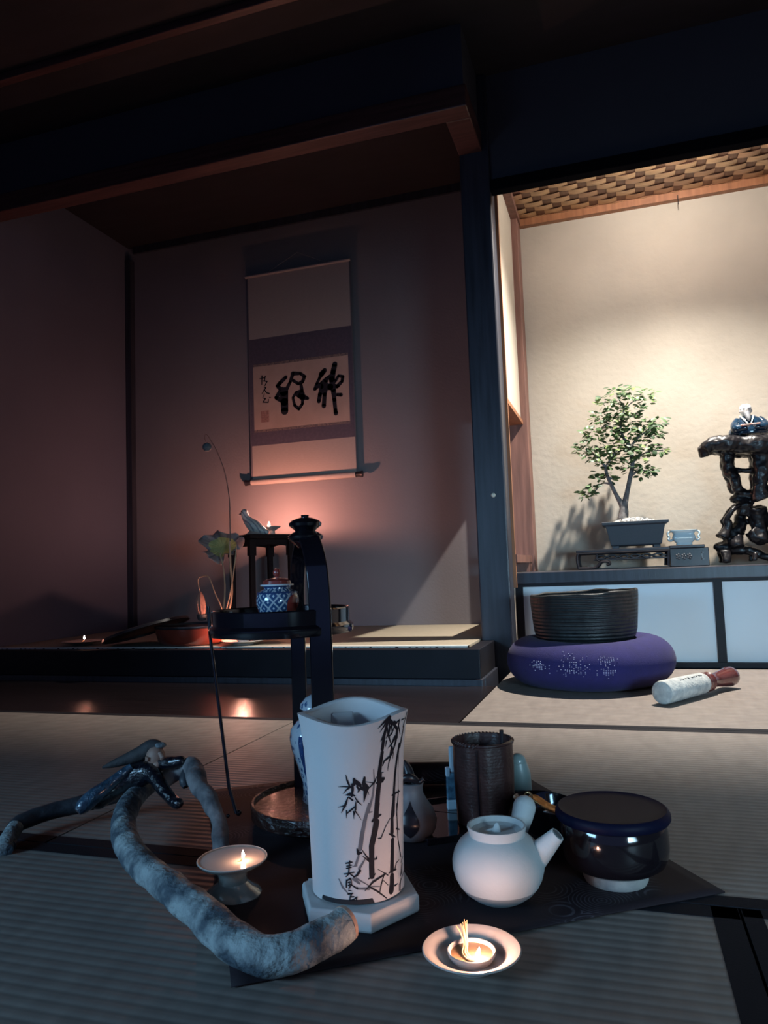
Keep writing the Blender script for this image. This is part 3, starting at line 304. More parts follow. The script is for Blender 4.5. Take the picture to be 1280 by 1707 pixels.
# lintel and woven ceiling of the bright alcove
sbox('trim_lintel', (-0.385,2.700,1.806), (1.40,2.745,1.852), lintel_black, bevel=0.003)
sbox('trim_ceiling_back', (-0.360,3.368,1.962), (1.40,YB,2.000), wood_red)
sbox('trim_ceiling_left', (-0.385,2.775,1.966), (-0.350,3.40,2.002), wood_brown)
sbox('ceiling_alcove', (-0.385,2.762,2.000), (1.40,YB,2.02), wood_brown)
mb = MB(); PX, PY, SH = 0.1180, 0.0460, 0.0400
rr = random.Random(3)
ny = int(0.64/PY)+1
for j in range(0, ny):
    y0 = 2.764+j*PY
    if y0 > 3.37: break
    for i in range(-3, 17):
        x0 = -0.36+i*PX+(j*SH) % PX
        if x0+0.08 < -0.352 or x0 > 1.38: continue
        n = 5; vs = []; fs = []; dz = rr.uniform(-0.0008,0.0008); L_ = 0.080
        for a in range(n):
            u = a/(n-1); bow = sin(pi*u)
            for b_ in range(3):
                v = b_/2; y = y0+0.001+(PY-0.003)*v
                vs.append((x0+L_*u, min(y, 3.368), 1.9965-0.0045*bow-0.0012*sin(pi*v)+dz+0.0012*(v-0.5)))
        for a in range(n-1):
            for b_ in range(2): q = a*3+b_; fs.append((q, q+1, q+4, q+3))
        mb.add(vs, fs, rr.choice((0,0,1)))
        # the cross strip showing through the gap
        xc = x0+L_+0.002; W2 = PX-L_-0.004
        mb.add([(xc,y0,1.9965),(xc+W2/2,y0,1.9955),(xc+W2,y0,1.9965),(xc,min(y0+PY,3.37),1.9985),(xc+W2/2,min(y0+PY,3.37),1.9975),(xc+W2,min(y0+PY,3.37),1.9985)],[(0,1,4,3),(1,2,5,4)],2)
weave_a = mat('ajiro_strip_light', (0.54,0.33,0.17), 0.30, var=0.35, vscale=30, stretch=(0.6,6,1), spec=0.6)
weave_b = mat('ajiro_strip_honey', (0.42,0.23,0.12), 0.33, var=0.35, vscale=30, stretch=(0.6,6,1), spec=0.6)
weave_c = mat('ajiro_strip_dark', (0.17,0.085,0.05), 0.45, var=0.3, vscale=30, stretch=(6,0.6,1))
wv = mb.build('ceiling_weave', [weave_a,weave_b,weave_c], None); wv['kind'] = 'structure'
MB().tube([(0.335,3.352,1.97),(0.335,3.352,1.93),(0.335,3.345,1.925)],0.0016,6).build('picture_hook', wood_black)
tag(bpy.data.objects['picture_hook'], 'tiny dark metal hook under the woven ceiling trim', 'hook')

# ---- tatami mats
def mat_thing(name, label, x0, x1, y0, y1, borders, top=0.0, m=tatami, hm=heri, z0=-0.05, hw=0.026):
    t = thing(name, label, 'tatami mat', ((x0+x1)/2, (y0+y1)/2, top-0.05 if z0 < 0 else z0), 0, 'tatami mats on the floor' if top == 0 else None)
    off = tuple(t.location)
    MB().box((x0+0.001,y0+0.001,z0),(x1-0.001,y1-0.001,top)).build('rush_surface', m, t, smooth=False, off=off)
    for b in borders:
        e = 0.0006
        if b == 'far': a, c = (x0+0.001,y1-hw,top-0.01),(x1-0.001,y1-0.0005,top+e)
        elif b == 'near': a, c = (x0+0.001,y0+0.0005,top-0.01),(x1-0.001,y0+hw,top+e)
        elif b == 'right': a, c = (x1-hw,y0+0.001,top-0.01),(x1-0.0005,y1-0.001,top+e)
        else: a, c = (x0+0.0005,y0+0.001,top-0.01),(x0+hw,y1-0.001,top+e)
        MB().box(a, c).build('cloth_border', hm, t, smooth=False, off=off)
    return t
mat_thing('tatami_mat', 'tatami mat in the middle of the floor, carrying the big black bowl and the stand', -0.828, 1.0, 0.908, 1.812, ('far','near'))
mat_thing('tatami_mat', 'tatami mat at far left, under the left end of the driftwood', XL, -0.830, 0.908, 1.812, ('far','near'))
mat_thing('tatami_mat', 'front tatami mat under the little plate lamp, dark border along its right side', -1.75, 0.100, -0.90, 0.906, ('far','right'), hw=0.028)
mat_thing('tatami_mat', 'corner of a tatami mat at bottom right beyond the double black border', 0.102, 1.0, -0.90, 0.906, ('far','left'), hw=0.020)
mat_thing('tatami_mat', 'brightly lit tatami mat under the purple cushion', -0.400, 1.38, 1.814, 2.80, ('near',), hw=0.02)
# patterned border of the raised mat
hp = mat('patterned_white_border', (0.62,0.60,0.55), 0.8)
N_, L_2, b_ = nodes_of(hp)
vo = N_.new('ShaderNodeTexVoronoi'); vo.inputs['Scale'].default_value = 42; vo.inputs['Randomness'].default_value = 0.15
tc_ = N_.new('ShaderNodeTexCoord'); L_2.new(tc_.outputs['Object'], vo.inputs['Vector'])
rp_ = N_.new('ShaderNodeValToRGB'); rp_.color_ramp.interpolation = 'CONSTANT'
e_ = rp_.color_ramp.elements; e_[0].color = (0.02,0.02,0.03,1); e_[0].position = 0; e_[1].color = (0.62,0.60,0.55,1); e_[1].position = 0.38
L_2.new(vo.outputs['Distance'], rp_.inputs['Fac']); L_2.new(rp_.outputs['Color'], b_.inputs['Base Color'])
mat_thing('raised_tatami_mat', 'long raised tatami mat on the black alcove sill, patterned white front border', XL+0.002, -0.502, 2.457, 3.398, ('near',), top=0.120, m=tatami_toko, hm=hp, z0=0.106, hw=0.03)

# ---- cabinet under the bright alcove
cab = thing('low_cabinet', 'low built-in cabinet with pale paper sliding doors and dark top', 'cabinet', (0.5,2.83,0.0))
O = (0.5,2.83,0.0)
MB().box((-0.384,2.815,0.312),(1.398,3.398,0.355)).build('cabinet_top', wood_dark, cab, smooth=False, bevel=0.003, off=O)
mb = MB(); mb.box((-0.384,2.835,0.018),(-0.358,2.88,0.312)); mb.box((-0.358,2.835,0.0),(1.398,2.88,0.018)); mb.box((-0.358,2.835,0.300),(1.398,2.88,0.312)); mb.box((-0.384,2.835,0.0),(-0.358,2.88,0.018))
mb.build('cabinet_frame', wood_black, cab, smooth=False, off=O)
for a, b in ((-0.358,0.310),(0.338,1.0)):
    d = MB().box((a,2.852,0.018),(b,2.864,0.300)).build('sliding_door', door_paper, cab, smooth=False, off=O)
MB().box((0.310,2.842,0.018),(0.338,2.868,0.300)).build('door_stile', wood_black, cab, smooth=False, off=O)
MB().box((1.0,2.842,0.018),(1.398,2.868,0.300)).build('end_panel', wood_black, cab, smooth=False, off=O)
MB().box((-0.357,2.87,0.019),(1.397,3.39,0.300)).build('cabinet_carcass', wood_dark, cab, smooth=False, off=O)

# ================================================================== FOREGROUND
# ---- patterned cloth runner on the mat
cloth_m = mat('black_wave_cloth', (0.02,0.02,0.03), 0.7, spec=0.2)
N_, L_2, b_ = nodes_of(cloth_m)
tc_ = N_.new('ShaderNodeTexCoord')
vo = N_.new('ShaderNodeTexVoronoi'); vo.inputs['Scale'].default_value = 15; vo.inputs['Randomness'].default_value = 0.6; L_2.new(tc_.outputs['Object'], vo.inputs['Vector'])
mu = N_.new('ShaderNodeMath'); mu.operation = 'MULTIPLY'; mu.inputs[1].default_value = 95; L_2.new(vo.outputs['Distance'], mu.inputs[0])
si = N_.new('ShaderNodeMath'); si.operation = 'SINE'; L_2.new(mu.outputs[0], si.inputs[0])
no = N_.new('ShaderNodeTexNoise'); no.inputs['Scale'].default_value = 7; L_2.new(tc_.outputs['Object'], no.inputs['Vector'])
gt = N_.new('ShaderNodeMapRange'); gt.inputs[1].default_value = 0.48; gt.inputs[2].default_value = 0.62; L_2.new(no.outputs['Fac'], gt.inputs[0])
m3 = N_.new('ShaderNodeMath'); m3.operation = 'MULTIPLY'; L_2.new(si.outputs[0], m3.inputs[0]); L_2.new(gt.outputs[0], m3.inputs[1])
rp_ = N_.new('ShaderNodeValToRGB'); e_ = rp_.color_ramp.elements; e_[0].position = 0.35; e_[0].color = (0.020,0.014,0.018,1); e_[1].position = 0.8; e_[1].color = (0.060,0.052,0.062,1)
L_2.new(m3.outputs[0], rp_.inputs['Fac']); L_2.new(rp_.outputs['Color'], b_.inputs['Base Color'])
CA = radians(34.2); C0 = Vector((-0.365,0.631,0))       # near corner, runs 0.55 along CA and 0.68 back
ax = Vector((cos(CA), sin(CA), 0)); ay = Vector((-0.545,0.839,0)).normalized()
mb = MB(); nx, nyy = 34, 40
vs = []; fs = []
for j in range(nyy+1):
    for i in range(nx+1):
        u = i/nx; v = j/nyy
        p = C0+ax*(0.552*u)+ay*(0.655*v)
        e = min(u, 1-u, v)*8
        p.z = 0.0030+0.0006*sin(7*u+3*v)*sin(9*v-2*u)+(0.006*max(0,1-u*7)*abs(sin(18*v)))*(1 if v < 0.5 else 0)
        vs.append(p)
for j in range(nyy):
    for i in range(nx):
        a = j*(nx+1)+i; fs.append((a,a+1,a+nx+2,a+nx+1))
mb.add(vs, fs)
cl = mb.build('table_runner', cloth_m, None, off=(-0.25,0.95,0)); cl.location = (-0.25,0.95,0)
q = cl.modifiers.new('thick','SOLIDIFY'); q.thickness = 0.0016; q.offset = -1
tag(cl, 'dark wave patterned cloth spread under the tea things on the tatami', 'cloth')
# rolled far end
rl = thing('rolled_cloth', 'rolled dark patterned cloth lying behind the grey gourd vase', 'cloth', (-0.335,1.285,0.022))
pr = MB(); n = 70; vs = []; fs = []
L_r = 0.30
for i in range(n):
    t = i/n*2*pi*2.6; r = 0.0205-0.0052*i/n*2.2
    for s_ in (0,1): vs.append((L_r*(s_-0.5), r*cos(t), r*sin(t)))
for i in range(n-1): fs.append((2*i,2*i+1,2*i+3,2*i+2))
pr.add(vs, fs); o = pr.build('roll', cloth_m, rl); q = o.modifiers.new('t','SOLIDIFY'); q.thickness = 0.0016
rl.rotation_euler = (0,0,radians(12))

# ---- hexagonal clay slab and tall painted stove
SX, SY = -0.3060, 0.817
hexm = MB(); hx = []
for z, r in ((0.003,0.0685),(0.006,0.0705),(0.020,0.0705),(0.023,0.0685)):
    hx += [(r*cos(radians(-60+60*k)), r*sin(radians(-60+60*k)), z) for k in range(6)]
fs = [(i*6+k, i*6+(k+1)%6, (i+1)*6+(k+1)%6, (i+1)*6+k) for i in range(3) for k in range(6)]
hexm.add(hx, fs+[tuple(reversed(range(6))), tuple(range(18,24))])
slab = thing('stove_slab', 'hexagonal pale clay slab under the tall painted stove', 'stand', (SX+0.002,SY-0.004,0))
hexm.build('slab', clay_slab, slab, smooth=False, bevel=0.0012)
gm = MB()
for k in range(7):                                    # fine carved ribs on the left of its top
    a = radians(118+k*9); gm.tube([(0.060*cos(a),0.060*sin(a),0.0235),(0.0655*cos(a+0.05),0.0655*sin(a+0.05),0.0235)],0.0012,6)
gm.build('carved_ribs', clay_slab, slab)

def stove_R(z):
    zs = [0.02,.04,.08,.14,.18,.208,.226]; rs = [.0522,.0524,.0534,.0552,.0580,.0615,.0655]
    if z <= zs[0]: return rs[0]
    for i in range(6):
        if z <= zs[i+1]:
            t = (z-zs[i])/(zs[i+1]-zs[i]); return rs[i]*(1-t)+rs[i+1]*t
    return rs[-1]+(z-.222)*0.24
stove = thing('clay_stove', 'tall white clay tea stove painted with black bamboo', 'stove', (SX,SY,0.0235))
def rimz(t):                                          # scalloped rim: dips at the front, peaks left, right and back
    d = (t+pi/2+radians(-18)) % (2*pi)                # 0 = towards the front
    return 0.2195+0.0085*(-cos(3*d)*0.42-0.22*cos(d))
mb = MB(); SEG = 128; vs = []; fs = []
NZ = 26
for j in range(NZ+1):                                 # outside
    for k in range(SEG):
        t = 2*pi*k/SEG; zt = rimz(t); z = 0.0245+(zt-0.0245)*(j/NZ)
        d = (t+pi/2+radians(-5)) % (2*pi); d = d-2*pi if d > pi else d
        if j <= 1 and abs(d) < 0.58: z = max(z, 0.0300)      # the low cut-out between two feet
        r = stove_R(z); vs.append((r*cos(t), r*sin(t), z-0.0235))
inner = ((0.0004,-0.004),(0.0,-0.0090),(-0.0015,-0.0108),(-0.006,-0.0118),(-0.030,-0.013),(-0.045,-0.020),(-0.048,-0.054))
for dz, dr in inner:
    for k in range(SEG):
        t = 2*pi*k/SEG; z = rimz(t)+dz; r = stove_R(rimz(t))+dr; vs.append((r*cos(t), r*sin(t), z-0.0235))
nr = NZ+1+len(inner)
for j in range(nr-1):
    for k in range(SEG):
        a = j*SEG+k; b = j*SEG+(k+1)%SEG; fs.append((a,b,b+SEG,a+SEG))
fs.append(tuple((nr-1)*SEG+k for k in range(SEG)))
mb.add(vs, fs); mb.build('stove_body', clay_white, stove, angle=35)
for k in range(3):                                    # three lugs inside the mouth
    a = radians(-72+18+120*k+60); M = Matrix.Rotation(a,4,'Z')
    lb = MB(); p = [(0.026,-0.011),(0.026,0.011),(0.0475,0.015),(0.0475,-0.015)]
    z0, z1 = 0.1505, 0.1870
    vv = [M @ Vector((x,y,z0)) for x,y in p]+[M @ Vector((0.034,-0.010,z1-0.006)),M @ Vector((0.034,0.010,z1-0.006)),M @ Vector((0.0480,0.014,z1)),M @ Vector((0.0480,-0.014,z1))]
    lb.add(vv,[(0,3,2,1),(4,5,6,7),(0,1,5,4),(1,2,6,5),(2,3,7,6),(3,0,4,7)])
    lb.build('pot_lug', clay_white, stove, bevel=0.002)
arch = MB(); n = 18; vs = []; fs = []                 # dark sheet standing for the shade inside the cut-out
for k in range(n+1):
    t = -pi/2+radians(5)+(-0.58+1.16*k/n)
    for z in (0.001,0.0064): vs.append((0.0515*cos(t),0.0515*sin(t),z))
for k in range(n): fs.append((2*k,2*k+2,2*k+3,2*k+1))
arch.add(vs, fs); arch.build('gap_shade', mat('gap_shade_black',(0.02,0.02,0.025),0.9), stove)
# bamboo painting and three brushed characters, wrapped on the clay
def on_stove(p, off):                                 # p.x arc length in m (at r=.057), p.y height in m
    z = p.y; t = p.x/0.057; r = stove_R(z)+off
    return Vector((r*sin(t), -r*cos(t), z-0.0235))
layers = {0: MB(), 1: MB(), 2: MB()}; kk = 0
for tone, pts, ws in PAINT:
    kk += 1
    ribbon(layers[tone], [(radians(a)*0.057, z/1000) for a, z in pts], [x/1000*1.25 for x in ws], on_stove, (0.00022 if tone == 1 else 0.0004)+kk*1e-6)
layers[1].build('grey_bamboo_wash', ink_grey, stove); layers[0].build('bamboo_painting', ink, stove); layers[2].build('brushed_characters', ink, stove)

# ---- side-handled teapot
TX, TY = -0.1535, 0.868
pot = thing('side_handle_teapot', 'small pale clay side-handle teapot, lid sunk in its rim', 'teapot', (TX,TY,0.003))
body = [(0.0,0.0),(0.026,0.0),(0.030,0.002),(0.040,0.010),(0.0475,0.019)]
mb = MB(); mb.lathe([(0.0,0.001),(0.024,0.001),(0.0255,0.0),(0.030,0.0025),(0.0395,0.0095),(0.0452,0.0165)],56)
mb.build('bare_base', clay_pot_base, pot)
mb = MB(); mb.lathe([(0.0453,0.0165),(0.0492,0.024),(0.0520,0.034),(0.0522,0.043),(0.0495,0.053),(0.0440,0.062),(0.0365,0.0685),(0.0325,0.0708),(0.0322,0.0735),(0.0338,0.0790),(0.0334,0.0812),(0.0312,0.0812),(0.0295,0.076),(0.0285,0.0735),(0.0,0.0735)],56)
mb.build('pot_body', clay_pot, pot)
lid = MB(); lid.lathe([(0.0,0.0700),(0.0285,0.0738),(0.0288,0.0755),(0.0240,0.0742),(0.0150,0.0715),(0.0,0.0708)],40); lo = lid.build('lid', clay_pot, pot)
fn = MB(); fn.tube([(0,0,0.0695),(0,0,0.0760),(0.0006,0,0.0812),(0.001,0,0.0835)],[0.0062,0.0046,0.0028,0.0012],12,flat=0.42,up=(0,1,0)); fn.tube([(-0.015,0.002,0.0722),(-0.004,0.001,0.0755),(0.0,0,0.0790)],[0.0010,0.0016,0.0016],8); fn.build('lid_fin', clay_pot, lo)
sp = MB(); sp.tube([(0.038,0.004,0.044),(0.048,0.004,0.053),(0.058,0.003,0.0632),(0.0685,0.002,0.0745)],[0.0165,0.0135,0.0108,0.0082],20)
so = sp.build('spout', clay_pot, pot)
MB().tube([(0.0684,0.002,0.0744),(0.0690,0.002,0.0750)],[0.0062,0.0062],16).build('spout_hole', mat('inner_shadow_clay',(0.10,0.11,0.12),0.9), so)
hd = MB(); hd.tube([(0.014,0.036,0.050),(0.0185,0.046,0.062),(0.022,0.055,0.073),(0.0245,0.062,0.083)],[0.0105,0.0112,0.0128,0.0138],22)
hd.sphere((0.0246,0.0622,0.0833),0.0137,18,10)
hd.build('side_handle', clay_pot, pot)

# ---- big black lidded bowl
BX, BY = -0.027, 0.947
bowl = thing('lidded_black_bowl', 'large glossy black bowl with round dark lid and unglazed foot', 'bowl', (BX,BY,0.003))
MB().lathe([(0.0,0.003),(0.030,0.003),(0.031,0.0),(0.0355,0.0),(0.0375,0.004),(0.037,0.013),(0.041,0.015)],64).build('clay_foot', foot_clay, bowl)
MB().lathe([(0.036,0.0125),(0.047,0.0165),(0.0575,0.0235),(0.0620,0.033),(0.0634,0.044),(0.0628,0.058),(0.0612,0.070),(0.0600,0.072)],64).build('bowl_body', glaze_black, bowl)
lidm = mat('dark_blue_lacquer_lid', (0.004,0.005,0.018), 0.5, spec=0.08)
MB().lathe([(0.0,0.071),(0.060,0.071),(0.0650,0.0725),(0.0668,0.0755),(0.0665,0.0800),(0.0645,0.0838),(0.0625,0.0850),(0.0595,0.0838),(0.050,0.0828),(0.0,0.0820)],72).build('bowl_lid', lidm, bowl)

# ---- plate lamp in front
px_, py_ = -0.158, 0.7255
pl = thing('plate_oil_lamp', 'round cream plate lamp on the front tatami, burning beside loose wicks', 'oil lamp', (px_,py_,0.0005))
MB().lathe([(0.0,0.002),(0.020,0.002),(0.021,0.0),(0.024,0.0),(0.0265,0.003),(0.036,0.0082),(0.0462,0.0135),(0.0475,0.0147),(0.0466,0.0158),(0.0440,0.0150),(0.0345,0.0108),(0.0318,0.0072),(0.0262,0.0050),(0.0,0.0050)],72).build('plate', dish_glaze, pl)
cup = MB().lathe([(0.0,0.0052),(0.020,0.0052),(0.0228,0.0095),(0.0236,0.0128),(0.0226,0.0136),(0.0212,0.0122),(0.0196,0.0098),(0.0,0.0094)],56).build('oil_cup', dish_glaze, pl)
MB().lathe([(0.0,0.0106),(0.0206,0.0106),(0.0,0.01065)],40).build('oil', oil, cup)
wk = MB(); rr = random.Random(2)
for k in range(9):
    a = rr.uniform(-1,1); b = rr.uniform(-1,1)
    smooth_tube(wk, [(0.006+0.001*a,-0.0160+0.001*b,0.0125,0.0008),(0.0005+0.0015*a,-0.013+0.002*b,0.0116,0.0008),(-0.006+0.0022*a,-0.004+0.002*b,0.0122,0.0008),(-0.0065+0.002*a,0.004,0.0160,0.0008),(-0.0085+0.0030*a,0.007+0.002*b,0.0250,0.0007),(-0.0105+0.0055*a,0.008+0.002*b,0.0335+0.003*b,0.0005)],3,6)
wk.build('rush_wicks', rush, pl)
flame(pl, (0.0080,-0.0145,0.0125), 0.62, (0.25,-0.1), 0.16, (1.0,0.55,0.40))

# ---- footed glazed lamp dish
fl = thing('footed_oil_lamp', 'footed grey glazed oil lamp burning beside the driftwood', 'oil lamp', (-0.4580,0.800,0.003))
MB().lathe([(0.0,0.004),(0.028,0.003),(0.0300,0.0),(0.0325,0.001),(0.0335,0.005),(0.0300,0.0090),(0.0225,0.0135),(0.0170,0.0185),(0.0165,0.0250),(0.0190,0.0310),(0.0270,0.0362),(0.0385,0.0405),(0.0412,0.0440),(0.0405,0.0452),(0.0385,0.0445),(0.0360,0.0420),(0.0300,0.0405),(0.0290,0.0395),(0.0,0.0395)],72).build('dish', celadon_grey, fl)
rm = MB().lathe([(0.0372,0.0434),(0.0405,0.0454),(0.0413,0.0448),(0.0406,0.0440)],72).build('rim', dish_glaze, fl)
MB().lathe([(0.0265,0.0394),(0.0272,0.0430),(0.0262,0.0434),(0.0250,0.0420),(0.0,0.0416)],56).build('oil_cup', dish_glaze, fl)
MB().lathe([(0.0,0.0423),(0.0252,0.0423),(0.0,0.04235)],48).build('oil', oil, fl)
smooth_tube(MB(), [(0.0105,-0.008,0.0432,0.001),(0.0135,-0.006,0.0445,0.0009),(0.0160,-0.004,0.0475,0.0007)],3,6).build('wick', rush, fl)
flame(fl, (0.0165,-0.004,0.0475), 0.50, (0,0), 0.03, (1.0,0.52,0.32))

# ---- driftwood with its perched figure
dw = thing('driftwood_branch', 'long crooked silvery driftwood branch sprawling over cloth and tatami', 'driftwood', (-0.55,0.90,0))
O = (-0.55,0.90,0)
mb = MB()
smooth_tube(mb, [(-0.280,0.704,0.034,0.0165),(-0.293,0.680,0.031,0.0172),(-0.318,0.660,0.0245,0.0182),(-0.350,0.655,0.0220,0.0185),(-0.395,0.677,0.0230,0.0183),(-0.450,0.713,0.0265,0.0180),(-0.500,0.742,0.0300,0.0177),(-0.548,0.770,0.0335,0.0174),(-0.600,0.807,0.0360,0.0172),(-0.645,0.848,0.0380,0.0175),(-0.690,0.905,0.0420,0.0170),(-0.722,0.962,0.0480,0.0165),(-0.735,1.020,0.0560,0.0150)],6,22)
tx = bpy.data.textures.new('bark_lumps','CLOUDS'); tx.noise_scale = 0.035
def rough_up(o, strength=0.006, tex=tx):
    q = o.modifiers.new('lumps','DISPLACE'); q.texture = tex; q.strength = strength; q.mid_level = 0.5; q.texture_coords = 'LOCAL'
m1 = mb.build('main_limb', bark, dw, off=O); rough_up(m1, 0.007)
ce = Vector((-0.2790,0.7050,0.0345)); cn = Vector((0.50,0.72,0.10)).normalized()
cn = (Vector((-0.280,0.704,0.034))-Vector((-0.293,0.680,0.031))).normalized()
MB().tube([ce-cn*0.002, ce+cn*0.0022],[0.0170,0.0166],22).build('cut_end', endgrain, dw, off=O)
mb = MB(); smooth_tube(mb, [(-0.765,1.010,0.050,0.0150),(-0.825,0.985,0.034,0.0135),(-0.865,0.945,0.028,0.0125),(-0.880,0.905,0.022,0.0110),(-0.868,0.880,0.012,0.0105),(-0.852,0.862,0.0085,0.0100)],6,16)
m2 = mb.build('left_limb', dark_bark, dw, off=O); rough_up(m2, 0.006)
mb = MB(); mb.tube([(-0.8780,0.9000,0.020),(-0.866,0.875,0.0125),(-0.848,0.852,0.0075)],[0.0118,0.0115,0.0108],14); m3_ = mb.build('pale_broken_tip', bark, dw, off=O); rough_up(m3_, 0.005)
mb = MB(); smooth_tube(mb, [(-0.700,1.010,0.066,0.0120),(-0.672,1.020,0.081,0.0125),(-0.650,1.010,0.092,0.0135),(-0.628,0.990,0.092,0.0145),(-0.602,0.958,0.084,0.0135),(-0.565,0.925,0.072,0.0115),(-0.536,0.900,0.055,0.0110),(-0.520,0.880,0.036,0.0105),(-0.505,0.862,0.018,0.0100),(-0.487,0.852,0.012,0.0080)],6,16)
m4 = mb.build('right_limb', mat('worn_branch',(0.24,0.22,0.22),0.8,col2=(0.05,0.05,0.06),vscale=34,bump=0.9,bscale=60,bdist=0.004), dw, off=O); rough_up(m4, 0.009)
mb = MB(); smooth_tube(mb, [(-0.648,1.005,0.088,0.009),(-0.645,0.990,0.076,0.009),(-0.640,0.985,0.068,0.005)],4,12); mb.build('knot', dark_bark, dw, off=O)

# dark glazed figure clinging to the wood: one skinned body, robe over it
def skin_body(name, pts, edges, m, parent, sub=2, off=(0,0,0)):
    me = bpy.data.meshes.new(name); me.from_pydata([Vector(p[:3])-Vector(off) for p in pts], edges, [])
    me.materials.append(m); o = bpy.data.objects.new(name, me); COL.objects.link(o); o.parent = parent
    s = o.modifiers.new('skin','SKIN'); s.use_smooth_shade = True
    lay = me.skin_vertices[0].data if me.skin_vertices else None
    if lay is None:
        bm = bmesh.new(); bm.from_mesh(me); bm.verts.layers.skin.verify(); bm.to_mesh(me); bm.free(); lay = me.skin_vertices[0].data
    for i, p in enumerate(pts):
        r = p[3]; lay[i].radius = (r, r) if not isinstance(r, tuple) else r; lay[i].use_root = (i == 0)
    q = o.modifiers.new('sub','SUBSURF'); q.levels = sub; q.render_levels = sub
    return o
fig_robe = mat('dark_blue_glaze', (0.005,0.006,0.011), 0.2, coat=0.5, bump=1.0, bscale=110, bdist=0.004)
fig_skin = mat('tan_bisque', (0.36,0.22,0.17), 0.6, var=0.2, vscale=60)
fg = thing('glazed_figurine', 'dark glazed figurine with tan face sprawled over the driftwood', 'figurine', (-0.735,1.01,0.07))
O = (-0.735,1.01,0.07)
P_ = [(-0.722,1.005,0.086,0.019),(-0.748,0.990,0.072,0.019),(-0.770,0.965,0.056,0.017),(-0.782,0.945,0.043,0.014),   # hips and trailing robe
      (-0.714,1.010,0.090,0.015),(-0.712,1.010,0.095,0.010),                                                        # chest, neck
      (-0.684,1.000,0.098,0.011),(-0.664,0.998,0.100,0.009),(-0.648,0.996,0.104,0.008),                              # right arm along the limb
      (-0.695,0.985,0.082,0.012),(-0.672,0.972,0.068,0.010),(-0.650,0.962,0.055,0.0085),(-0.636,0.955,0.052,0.009),(-0.626,0.952,0.056,0.006)]
E_ = [(0,1),(1,2),(2,3),(0,4),(4,5),(4,6),(6,7),(7,8),(0,9),(9,10),(10,11),(11,12),(12,13)]
fb = skin_body('robed_body', P_, E_, fig_robe, fg, off=O); rough_up(fb, 0.006)
hdm = MB(); hdm.sphere((-0.706,1.004,0.1055),(0.0150,0.0135,0.0160),20,14); hdm.tube([(-0.695,0.999,0.113),(-0.688,0.997,0.106),(-0.690,0.997,0.103)],[0.0035,0.0042,0.0035],10); hdm.sphere((-0.698,0.998,0.0955),(0.0075,0.0075,0.0060)); hdm.tube([(-0.710,0.990,0.108),(-0.711,0.989,0.102)],[0.004,0.003],8)
hdm.build('face', fig_skin, fg, off=O)
hb = MB(); smooth_tube(hb, [(-0.700,1.008,0.120,0.0070),(-0.716,1.010,0.118,0.0125),(-0.736,1.005,0.108,0.0115),(-0.758,0.998,0.100,0.0085),(-0.776,0.990,0.094,0.0055),(-0.790,0.985,0.090,0.0015)],5,14); ho = hb.build('swept_back_hair', mat('grey_brown_hair',(0.045,0.042,0.045),0.75,var=0.5,vscale=60,bump=0.8,bscale=160), fg, off=O)
MB().sphere((-0.698,1.006,0.1225),(0.0090,0.008,0.0045)).build('cap', bark, fg, off=O)
bl = MB(); smooth_tube(bl, [(-0.735,0.984,0.094,0.006),(-0.752,0.968,0.078,0.009),(-0.772,0.945,0.060,0.012),(-0.782,0.932,0.048,0.011),(-0.786,0.925,0.042,0.006)],5,14); bo = bl.build('shiny_sleeve', mat('glossy_blue_glaze',(0.05,0.11,0.17),0.12,col2=(0.012,0.02,0.035),vscale=55,coat=0.9,bump=1.0,bscale=130,bdist=0.004), fg, off=O); rough_up(bo, 0.004)

# ================================================================== THE BLACK STAND AND ITS JARS
st = thing('lacquer_stand', 'tall black lacquered two-tier stand with arched handle and knob', 'stand', (-0.475,1.10,0.004))
O = (-0.475,1.10,0.004)
bc = (-0.462,1.105)
MB().lathe([(0.0,0.004),(0.112,0.004),(0.1185,0.008),(0.1195,0.026),(0.1175,0.029),(0.1145,0.0285),(0.1125,0.0235),(0.0,0.0225)],80,c=(bc[0],bc[1],0)).build('base_tray', lacquer_rough, st, off=O)
tcx, tcy = -0.531, 1.10
MB().lathe([(0.0,0.286),(0.100,0.284),(0.1150,0.286),(0.1165,0.290),(0.1165,0.298),(0.1135,0.301),(0.1115,0.303),(0.1120,0.324),(0.1100,0.326),(0.1080,0.324),(0.1070,0.3075),(0.0,0.3065)],80,c=(tcx,tcy,0)).build('upper_tray', lacquer, st, off=O)
MB().tube([(-0.492,1.035,0.293),(-0.437,1.045,0.293)],0.006,8).build('tray_bracket', lacquer_matte, st, off=O)
def band(mb, pts, w, t, side):
    """flat strap: width w across 'side', thickness t"""
    P = lerp([Vector(p) for p in pts], 6); S_ = Vector(side).normalized(); vs = []; fs = []
    for i, p in enumerate(P):
        T = (P[min(i+1,len(P)-1)]-P[max(i-1,0)]).normalized(); Nn = T.cross(S_).normalized()
        ww = w if not callable(w) else w(i/(len(P)-1))
        for a, b in ((-1,-1),(1,-1),(1,1),(-1,1)): vs.append(p+S_*a*ww/2+Nn*b*t/2)
    for i in range(len(P)-1):
        for k in range(4): a = i*4+k; b = i*4+(k+1)%4; fs.append((a,b,b+4,a+4))
    n = len(P)-1; fs += [(3,2,1,0),(n*4,n*4+1,n*4+2,n*4+3)]
    mb.add(vs, fs); return mb
